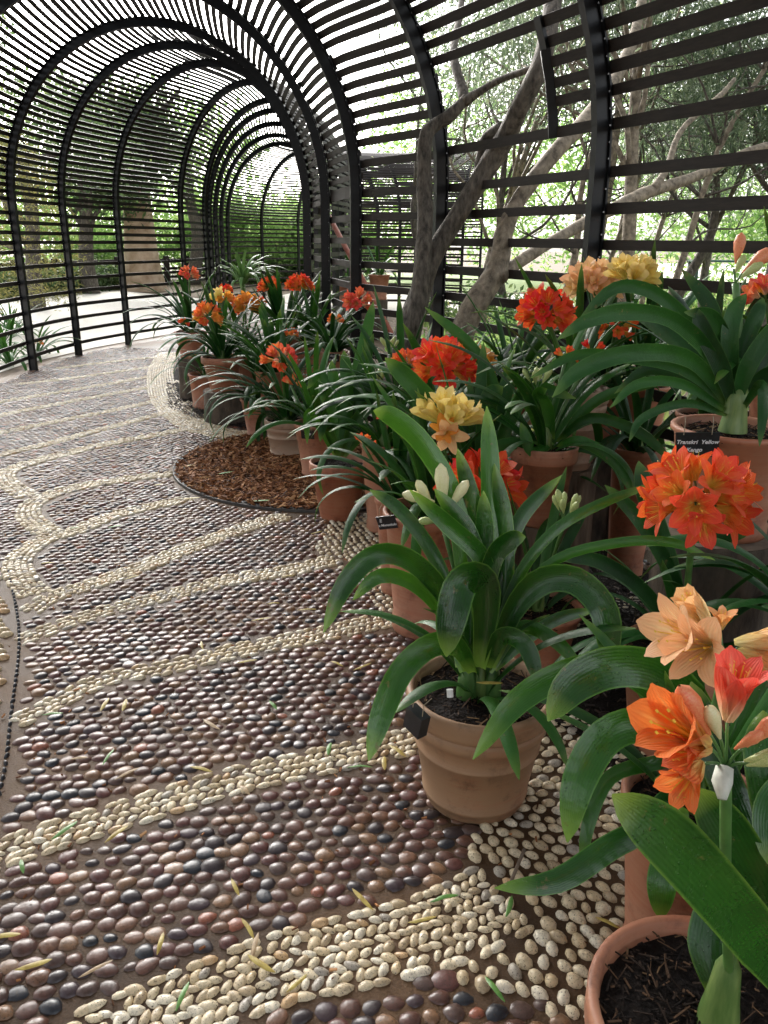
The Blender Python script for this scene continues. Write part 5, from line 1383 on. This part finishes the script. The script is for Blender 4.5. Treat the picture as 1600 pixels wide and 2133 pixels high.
foliage(e6, f6, 11, 'arch', .9, 61, 1.2, 'leaf')
umbel(e6, f6, 1005, 985, 2.75, 150, 'red', 12, 'half', 62, None, .9)
slate('black name tag with handwriting on the tall plain pot behind the dusty one', P(806, 1088, 2.98), .075, .055, (-.35, -1), [('E', .02, -.3, .2), ('x Moronkulu', .014, .0, -.18)], R(-14))
e6b, f6b, _, _ = potted('clivia in the low pot half hidden by the mulch circle', 835, 1035, 3.45, 110, None, 'plain', 'terra')
foliage(e6b, f6b, 12, 'arch', .9, 63, .8, 'leaf_cool')
umbel(e6b, f6b, 757, 915, 3.4, 46, 'orange', 3, 'half', 64)
umbel(e6b, f6b, 800, 868, 3.5, 34, 'coral', 3, 'half', 65)
buds(e4, f5, 1178, 1060, 2.4, 75, 'bud', 7, 66)
# mid distance
e7, f7, _, _ = potted('clivia with stiff upright leaves in the pot at the edge of the mulch circle', 706, 960, 4.45, 124, None, 'band', 'terra', taper=.66)
for pts, wp in [([(710, 950, 4.45), (722, 850, 4.42), (722, 780, 4.4), (716, 730, 4.4)], 27), ([(712, 950, 4.45), (735, 850, 4.45), (755, 770, 4.45), (778, 695, 4.45)], 26), ([(712, 950, 4.45), (738, 800, 4.5), (762, 700, 4.5), (778, 628, 4.5)], 24),
    ([(714, 950, 4.45), (740, 880, 4.4), (790, 830, 4.35), (830, 805, 4.3)], 25), ([(714, 950, 4.45), (745, 860, 4.45), (770, 800, 4.42), (778, 775, 4.4)], 26), ([(706, 950, 4.45), (690, 850, 4.4), (675, 800, 4.35), (672, 840, 4.3)], 20),
    ([(706, 950, 4.45), (690, 910, 4.38), (675, 878, 4.3), (667, 920, 4.26)], 20), ([(700, 950, 4.45), (660, 880, 4.35), (640, 860, 4.25), (640, 925, 4.22)], 16), ([(710, 950, 4.45), (700, 850, 4.5), (668, 780, 4.5), (640, 810, 4.45)], 20), ([(716, 950, 4.45), (760, 900, 4.45), (800, 880, 4.4), (850, 890, 4.35)], 20), ([(712, 950, 4.45), (700, 830, 4.5), (690, 750, 4.5)], 24)]:
    hand_leaf(e7, pts, wp, 'leaf', nseg=14)
e8, f8, _, _ = potted('clivia with long drooping leaves in the limed grey pot on the bark chips', 597, 872, 5.75, 92, None, 'rolled', 'terra_grey', taper=.74)
foliage(e8, f8, 24, 'thin', 1.25, 81, .1, 'leaf_cool', 1, 1.2); umbel(e8, f8, 583, 742, 5.45, 78, 'orange', 10, 'ball', 82, 'coral'); 
e9, f9, _, _ = potted('clivia in the orange tagged pot between the grey pot and the upright one', 660, 880, 5.2, 98, None, 'plain', 'terra', taper=.66)
foliage(e9, f9, 14, 'arch', 1.0, 91, .7, 'leaf'); umbel(e9, f9, 605, 790, 5.3, 40, 'orange', 4, 'half', 92); buds(e9, f9, 785, 795, 4.7, 55, 'bud', 7, 93)
slate('small black tag on the orange pot beside the grey one', P(641, 905, 5.0), .085, .06, (-.2, -1), [('B sp', .025, 0, .1)])
slate('black tag leaning on the bark chips at the foot of the upright clivia', G(643, 975, .06), .06, .09, (-.8, -1), [], R(20))
e10, f10, _, _ = potted('orange flowered clivia in the pot raised on the front log of the far group', 462, 742, 6.75, 86, .29, 'band', 'terra', 'thick mossy log stump at the front of the far group', taper=.62, stump_r=1.35)
foliage(e10, f10, 22, 'arch', 1.05, 101, .2, 'leaf_cool'); umbel(e10, f10, 432, 652, 6.5, 64, 'orange', 13, 'ball', 102, 'yorange')
e11, f11, _, _ = potted('clivia in the low terracotta pot on the ground beside the dark log', 428, 778, 7.35, 72, None, 'plain', 'terra', taper=.8)
foliage(e11, f11, 10, 'thin', .9, 111, 1.4, 'leaf')
e12, f12, _, _ = potted('coral flowered clivia raised on the dark split log at the path edge', 398, 690, 7.7, 70, .25, 'plain', 'terra', 'dark split log stump at the path edge', taper=.7)
foliage(e12, f12, 18, 'arch', 1.1, 121, .1, 'leaf_cool'); umbel(e12, f12, 393, 566, 7.4, 38, 'coral', 8, 'half', 122); umbel(e12, f12, 380, 668, 7.4, 28, 'red', 4, 'ball', 123)
e13, f13, _, _ = potted('clivia with narrow arching leaves in the raised pot with a lettered tag', 692, 730, 6.0, 66, .28, 'plain', 'terra', 'log stump under the raised pot with the lettered tag', taper=.7)
foliage(e13, f13, 18, 'thin', .95, 131, .2, 'leaf_cool', 1, 1.2); umbel(e13, f13, 745, 622, 5.8, 62, 'coral', 12, 'ball', 132); umbel(e13, f13, 697, 660, 5.9, 32, 'orange', 5, 'half', 133)
slate('black tag with two words on the raised pot behind the upright clivia', P(694, 745, 5.86), .09, .06, (.0, -1), [('Blush', .02, 0, .25), ('x', .015, 0, .02), ('Apricot', .02, 0, -.25)])
e14, f14, _, _ = potted('clivia with dark arching leaves in the pale pot on the grey log', 1195, 806, 3.5, 148, .36, 'rolled', 'terra_pale', 'tall weathered grey log under the pale pot', 'stump_grey', taper=.66)
foliage(e14, f14, 14, 'arch', 1.0, 141, .3, 'leaf'); umbel(e14, f14, 1137, 640, 3.3, 116, 'red', 18, 'ball', 142, None, .8)
e15, f15, _, _ = potted('clivia in the brown pot on the shorter log below the pale pot', 1135, 925, 3.1, 140, .32, 'band', 'terra', 'shorter brown log in front of the grey log', 'stump_grey', taper=.7, stump_r=.85)
foliage(e15, f15, 12, 'arch', .95, 151, .1, 'leaf'); buds(e15, f15, 1120, 792, 3.0, 60, 'bud', 6, 153)
umbel(e15, f15, 1180, 738, 3.05, 58, 'redor', 3, 'ball', 154); umbel(e15, f15, 1234, 728, 3.05, 62, 'red', 5, 'ball', 155, None, .6)
for pts, wp in [([(1150, 915, 3.1), (1140, 850, 3.05), (1120, 820, 3.0), (1140, 810, 2.95)], 26), ([(1160, 920, 3.1), (1250, 830, 3.0), (1400, 790, 2.9)], 22), ([(1150, 920, 3.1), (1110, 940, 3.0), (1085, 880, 2.98)], 24), ([(1160, 920, 3.1), (1230, 870, 3.0), (1330, 900, 2.95), (1400, 960, 2.9)], 22), ([(1160, 925, 3.1), (1210, 920, 3.0), (1280, 960, 2.95), (1320, 1030, 2.9)], 24), ([(1130, 925, 3.1), (1040, 930, 3.0), (990, 1000, 2.95)], 26)]: hand_leaf(e15, pts, wp, 'leaf', nseg=12)
e16, f16, _, _ = potted('large clivia with a pale thick neck in the wide pot with the lettered tag', 1530, 888, 2.4, 252, .33, 'plain', 'terra', 'dark old log under the wide pot with the lettered tag', 'stump', taper=.72, stump_r=1.2)
mb = MB(); c = P(1528, 885, 2.38); mb.lathe([(.042, -.02), (.036, .02), (.032, .05), (.034, .08), (.024, .11), (.004, .12)], 16, c); link('stem_base', mb.mesh('stem_base', MAT['stem'], True), parent=e16)
for pts, wp in [
    ([(1525, 850, 2.38), (1480, 740, 2.3), (1400, 665, 2.22), (1300, 650, 2.16), (1220, 670, 2.1), (1160, 708, 2.08)], 42), ([(1525, 850, 2.38), (1470, 720, 2.36), (1380, 620, 2.34), (1280, 600, 2.32), (1190, 690, 2.3)], 34),
    ([(1525, 850, 2.38), (1440, 750, 2.3), (1320, 735, 2.2), (1210, 770, 2.15), (1150, 828, 2.12)], 44), ([(1525, 850, 2.38), (1420, 770, 2.34), (1300, 745, 2.3), (1200, 740, 2.26), (1100, 790, 2.25)], 28),
    ([(1530, 850, 2.38), (1500, 740, 2.38), (1480, 640, 2.4), (1420, 560, 2.42)], 40), ([(1535, 850, 2.38), (1520, 720, 2.3), (1530, 650, 2.28), (1555, 612, 2.26)], 42), ([(1535, 850, 2.38), (1550, 740, 2.42), (1570, 650, 2.45), (1640, 560, 2.5)], 36),
    ([(1530, 850, 2.38), (1510, 720, 2.32), (1480, 660, 2.28), (1425, 650, 2.25)], 40), ([(1540, 850, 2.38), (1590, 740, 2.35), (1660, 680, 2.3)], 44), ([(1520, 860, 2.38), (1420, 800, 2.34), (1330, 800, 2.3), (1270, 850, 2.28)], 26),
    ([(1515, 865, 2.36), (1430, 840, 2.3), (1340, 870, 2.25), (1310, 920, 2.22)], 22), ([(1540, 850, 2.38), (1600, 780, 2.3), (1680, 800, 2.2)], 40), ([(1530, 850, 2.38), (1530, 740, 2.42), (1535, 640, 2.45)], 44), ([(1530, 850, 2.36), (1500, 760, 2.3), (1465, 690, 2.27), (1450, 640, 2.26)], 44), ([(1530, 850, 2.36), (1560, 760, 2.28), (1610, 690, 2.24), (1650, 660, 2.2)], 44), ([(1535, 850, 2.36), (1545, 740, 2.33), (1575, 660, 2.3), (1590, 620, 2.3)], 40), ([(1545, 855, 2.36), (1585, 800, 2.2), (1590, 850, 2.1), (1582, 930, 2.08)], 26),
    ([(1525, 850, 2.38), (1460, 760, 2.42), (1370, 680, 2.5), (1300, 640, 2.6), (1230, 660, 2.7)], 34), ([(1520, 855, 2.38), (1440, 790, 2.42), (1350, 770, 2.46), (1280, 820, 2.5)], 30)]: hand_leaf(e16, pts, wp * .82, 'leaf_cool', blunt=-.2, w0=.4)
# tall bud stalk of the wide pot
nd = P(1532, 590, 2.3); st = stalk(e16, P(1535, 800, 2.38), nd, [P(1528, 560, 2.3), P(1555, 560, 2.3)], .011)
for a, b_, k in (((1533, 550), (1545, 484), 'orange_bud'), ((1530, 570), (1552, 530), 'bud'), ((1545, 570), (1610, 518), 'orange_bud'), ((1540, 580), (1590, 545), 'bud')): bud(st, P(*a, 2.3), P(*b_, 2.28), k, .2)
slate('black name tag lettered Transkri Yellow on the wide pot', P(1452, 926, 2.24), .115, .075, (-.3, -1), [('Transkri  Yellow', .0165, .0, .12), ('x Kango', .0165, -.12, -.2)], R(-5))
e17, f17, _, _ = potted('clivia with a half open red head behind the wide lettered pot', 1640, 800, 2.6, 150, .3, 'plain', 'terra', 'log stump behind the wide lettered pot')
foliage(e17, f17, 12, 'arch', .9, 171, .3, 'leaf'); umbel(e17, f17, 1600, 602, 2.45, 95, 'redor', 8, 'half', 172, 'coral', .8)
e18, f18, _, _ = potted('red flowered clivia hidden behind the arching leaves of the wide lettered pot', 1470, 860, 3.1, 120, .3, 'plain', 'terra', 'log stump hidden behind the wide lettered pot')
foliage(e18, f18, 12, 'arch', .95, 181, .9, 'leaf_cool'); umbel(e18, f18, 1462, 695, 2.95, 115, 'red', 12, 'ball', 182)
e19, f19, _, _ = potted('peach flowered clivia standing behind the pale pot, nearest the tunnel wall', 1262, 800, 4.0, 110, .3, 'plain', 'terra', 'log stump under the peach flowered clivia')
foliage(e19, f19, 14, 'upright', 1.1, 191, .1, 'leaf_cool'); umbel(e19, f19, 1236, 575, 3.7, 112, 'palepeach', 14, 'half', 192, None, .8)
umbel(e19, f19, 1285, 672, 3.5, 85, 'redor', 10, 'ball', 193)
e20, f20, _, _ = potted('yellow flowered clivia between the peach flowered one and the wide lettered pot', 1345, 800, 3.9, 110, .3, 'plain', 'terra', 'log stump under the yellow flowered clivia')
foliage(e20, f20, 14, 'arch', 1.05, 201, .4, 'leaf_cool'); umbel(e20, f20, 1320, 553, 3.4, 90, 'yellow', 8, 'up', 202, 'palepeach', .6)
e21, f21, _, _ = potted('clivia with a loose red orange head in front of the forked trunk', 905, 900, 3.8, 120, .3, 'plain', 'terra', 'log stump in front of the forked trunk')
foliage(e21, f21, 16, 'arch', 1.0, 211, .5, 'leaf'); umbel(e21, f21, 925, 748, 3.4, 138, 'red', 16, 'ball', 212, 'redor', .8)
e22, f22, _, _ = potted('clivia with pale orange flowers at the foot of the leaning trunk', 985, 860, 4.2, 110, .3, 'plain', 'terra', 'log stump at the foot of the leaning trunk')
foliage(e22, f22, 16, 'thin', 1.1, 221, .2, 'leaf_cool', 1, 1.3); umbel(e22, f22, 982, 748, 4.0, 100, 'yorange', 10, 'half', 222, 'palepeach')
e23, f23, _, _ = potted('yellow flowered clivia with stiff dark leaves behind the dusty ribbed pot', 990, 1010, 3.3, 130, .3, 'plain', 'terra', 'log stump under the yellow clivia in the middle')
foliage(e23, f23, 10, 'upright', 1.05, 231, .2, 'leaf')
for pts, wp in [([(985, 1000, 3.2), (930, 880, 3.1), (860, 800, 3.05), (802, 745, 3.0)], 40), ([(1000, 1000, 3.2), (1010, 900, 3.15), (1020, 830, 3.1), (1048, 805, 3.1)], 40), ([(1010, 1000, 3.2), (1040, 880, 3.2), (1050, 820, 3.2), (1068, 780, 3.2)], 36), ([(1000, 1000, 3.2), (1030, 820, 3.3), (980, 720, 3.35), (885, 640, 3.4)], 24), ([(1020, 1000, 3.2), (1060, 880, 3.1), (1110, 810, 3.05), (1200, 830, 3.0)], 28), ([(990, 1000, 3.2), (950, 900, 3.25), (880, 850, 3.3)], 34)]: hand_leaf(e23, pts, wp, 'leaf', nseg=14)
umbel(e23, f23, 938, 845, 2.9, 118, 'yellow', 8, 'up', 232, None, .55); 
st = stalk(e23, P(932, 960, 2.95), P(928, 900, 2.9), [], .004)
floret(st, P(920, 905, 2.9), P(930, 888, 2.82), 'yorange', 1.0); floret(st, P(934, 900, 2.9), P(936, 914, 2.81), 'palepeach', 1.1)
e24, f24, _, _ = potted('orange flowered clivia behind the black bud stalks, left of the forked trunk', 835, 850, 4.4, 100, .3, 'plain', 'terra', 'log stump left of the forked trunk')
foliage(e24, f24, 14, 'arch', 1.0, 241, .2, 'leaf_cool'); umbel(e24, f24, 846, 746, 4.0, 62, 'orange', 9, 'half', 242); buds(e24, f24, 812, 720, 4.2, 42, 'bud', 6, 243)
e25, f25, _, _ = potted('broad leafed clivia in the middle of the far group', 570, 770, 6.2, 84, .3, 'plain', 'terra', 'log stump in the middle of the far group')
foliage(e25, f25, 16, 'upright', 1.0, 251, .2, 'leaf', 1, 1.4); umbel(e25, f25, 606, 690, 5.9, 28, 'orange', 6, 'half', 252)
e26, f26, _, _ = potted('tall clivia with two orange heads at the back of the far group', 595, 700, 7.1, 80, .3, 'plain', 'terra', 'log stump at the back of the far group')
foliage(e26, f26, 20, 'upright', 1.15, 261, .3, 'leaf_cool', 1, 1.15); umbel(e26, f26, 623, 586, 6.9, 52, 'redor', 14, 'half', 262); umbel(e26, f26, 560, 590, 6.9, 46, 'redor', 11, 'half', 263); umbel(e26, f26, 545, 622, 7.0, 20, 'red', 4, 'half', 264)
e27, f27, _, _ = potted('clivia with broad yellow orange heads at the left of the far group', 505, 740, 7.3, 80, .28, 'plain', 'terra', 'log stump under the yellow orange clivia')
foliage(e27, f27, 18, 'arch', 1.0, 271, .2, 'leaf'); umbel(e27, f27, 510, 630, 7.0, 62, 'yorange', 12, 'half', 272, 'orange'); umbel(e27, f27, 462, 614, 7.0, 48, 'yorange', 10, 'half', 273, 'yellow'); umbel(e27, f27, 470, 598, 7.4, 28, 'red', 6, 'half', 274)
e28, f28, _, _ = potted('leafy clivia without flowers beside the black rib', 650, 720, 6.9, 76, .28, 'plain', 'terra', 'log stump beside the black rib')
foliage(e28, f28, 16, 'arch', 1.05, 281, .9, 'leaf')
e29, f29, _, _ = potted('thin leafed clivia spilling towards the mulch circle', 540, 830, 6.3, 80, None, 'plain', 'terra')
foliage(e29, f29, 18, 'thin', 1.2, 291, .1, 'leaf_cool', 1, 1.2)
e30, f30, _, _ = potted('clivia with arching leaves between the tall pot and the pale pot', 1050, 1010, 3.7, 120, None, 'plain', 'terra')
foliage(e30, f30, 14, 'arch', 1.0, 301, .6, 'leaf_cool')
e31, f31, _, _ = potted('clivia with long dark leaves at the foot of the wide pot log', 1690, 1270, 2.15, 150, None, 'plain', 'terra')
foliage(e31, f31, 14, 'arch', .9, 311, .3, 'leaf_cool')
e32, f32, _, _ = potted('clivia behind the upright one, left of the yellow flowers', 800, 920, 4.2, 100, None, 'plain', 'terra')
foliage(e32, f32, 14, 'arch', .95, 321, .4, 'leaf')
e33, f33, _, _ = potted('clivia by the wall behind the pale pot log', 1330, 930, 3.6, 110, None, 'plain', 'terra')
foliage(e33, f33, 14, 'arch', .95, 331, .9, 'leaf_cool')
e34, f34, _, _ = potted('short clivia at the foot of the leaning trunk beside the wall', 1070, 800, 4.3, 100, None, 'plain', 'terra')
foliage(e34, f34, 14, 'arch', 1.0, 341, .2, 'leaf')

# clivias planted outside the left wall and in the garden
def planted(label, x, y, n, style, sc_, seed, mat='leaf', group='clivias growing in the ground outside the wall'):
    e = empty('clivia_clump', (x, y, 0)); tag(e, label, 'plant', group); foliage(e, (x, y, 0), n, style, sc_, seed, None, mat, .7); return e
for k, (px, py, lab, u) in enumerate([(20, 760, 'clivia clump at the frame side outside the left wall', None), (5, 720, 'leafy clivia clump behind the nearest left post', None), (75, 745, 'clivia clump with one orange flower outside the left wall', (78, 710)), (30, 700, 'taller clivia clump behind the nearest left post', None)]):
    p = G(px, py); e = planted(lab, p.x, p.y, 20, 'arch', 1.1, 600 + k)
    if u: umbel(e, (p.x, p.y, .05), u[0], u[1], 10.2, 22, 'orange', 5, 'half', 7)
for k, (px, z, lab) in enumerate([(1290, 4.9, 'clivia clump just outside the wall behind the pale pot'), (1370, 4.5, 'bright leafed clivia clump outside the widest bay')]):
    x, y = XY(px, z); planted(lab, x, y, 20, 'arch', 1.1, 650 + k)
p = P(505, 560, 17.5); e = empty('strap_leaf_plant', (p.x, p.y, 0)); tag(e, 'light green fountain of strap leaves at the far bend', 'plant')
MAT['leaf_light'] = leaf_mat('light_strap_leaf', (.08, .2, .05), (.16, .32, .1), (.3, .42, .15), 0)
rs_ = random.Random(5)
for k in range(34):
    az = rs_.uniform(0, 6.28); pts = gleaf((p.x, p.y, .5), az, R(rs_.uniform(60, 85)), R(rs_.uniform(70, 140)), rs_.uniform(.8, 1.25), rs_)
    link('leaf', leaf_mesh(pts, .07, None, MAT['leaf_light'], 9, 3), parent=e)
mb = MB(); mb.tube([(p.x, p.y, -.02), (p.x, p.y, .55)], [.08, .05], 8); link('stem_base', mb.mesh('stem_base', MAT['stem'], True), parent=e)
# terracotta pots outside, seen through the right wall
for k, (px, py, z, rp, lab, st2) in enumerate([(752, 588, 12.5, 44, 'tilted terracotta pot outside, left of the pair beyond the wall', 1), (790, 572, 12.5, 46, 'terracotta pot outside with a dark leafed plant', 1), (728, 592, 13.5, 60, 'wide low terracotta pot outside beyond the wall', 1)]):
    e, f, _, _ = potted(lab, px, py, z, rp, .38, 'plain', 'terra', 'block under the ' + lab, group='terracotta pots outside the wall'); foliage(e, f, 8, 'arch', 1.1, 700 + k, None, 'leaf', .6)
print('objects', len(bpy.data.objects))
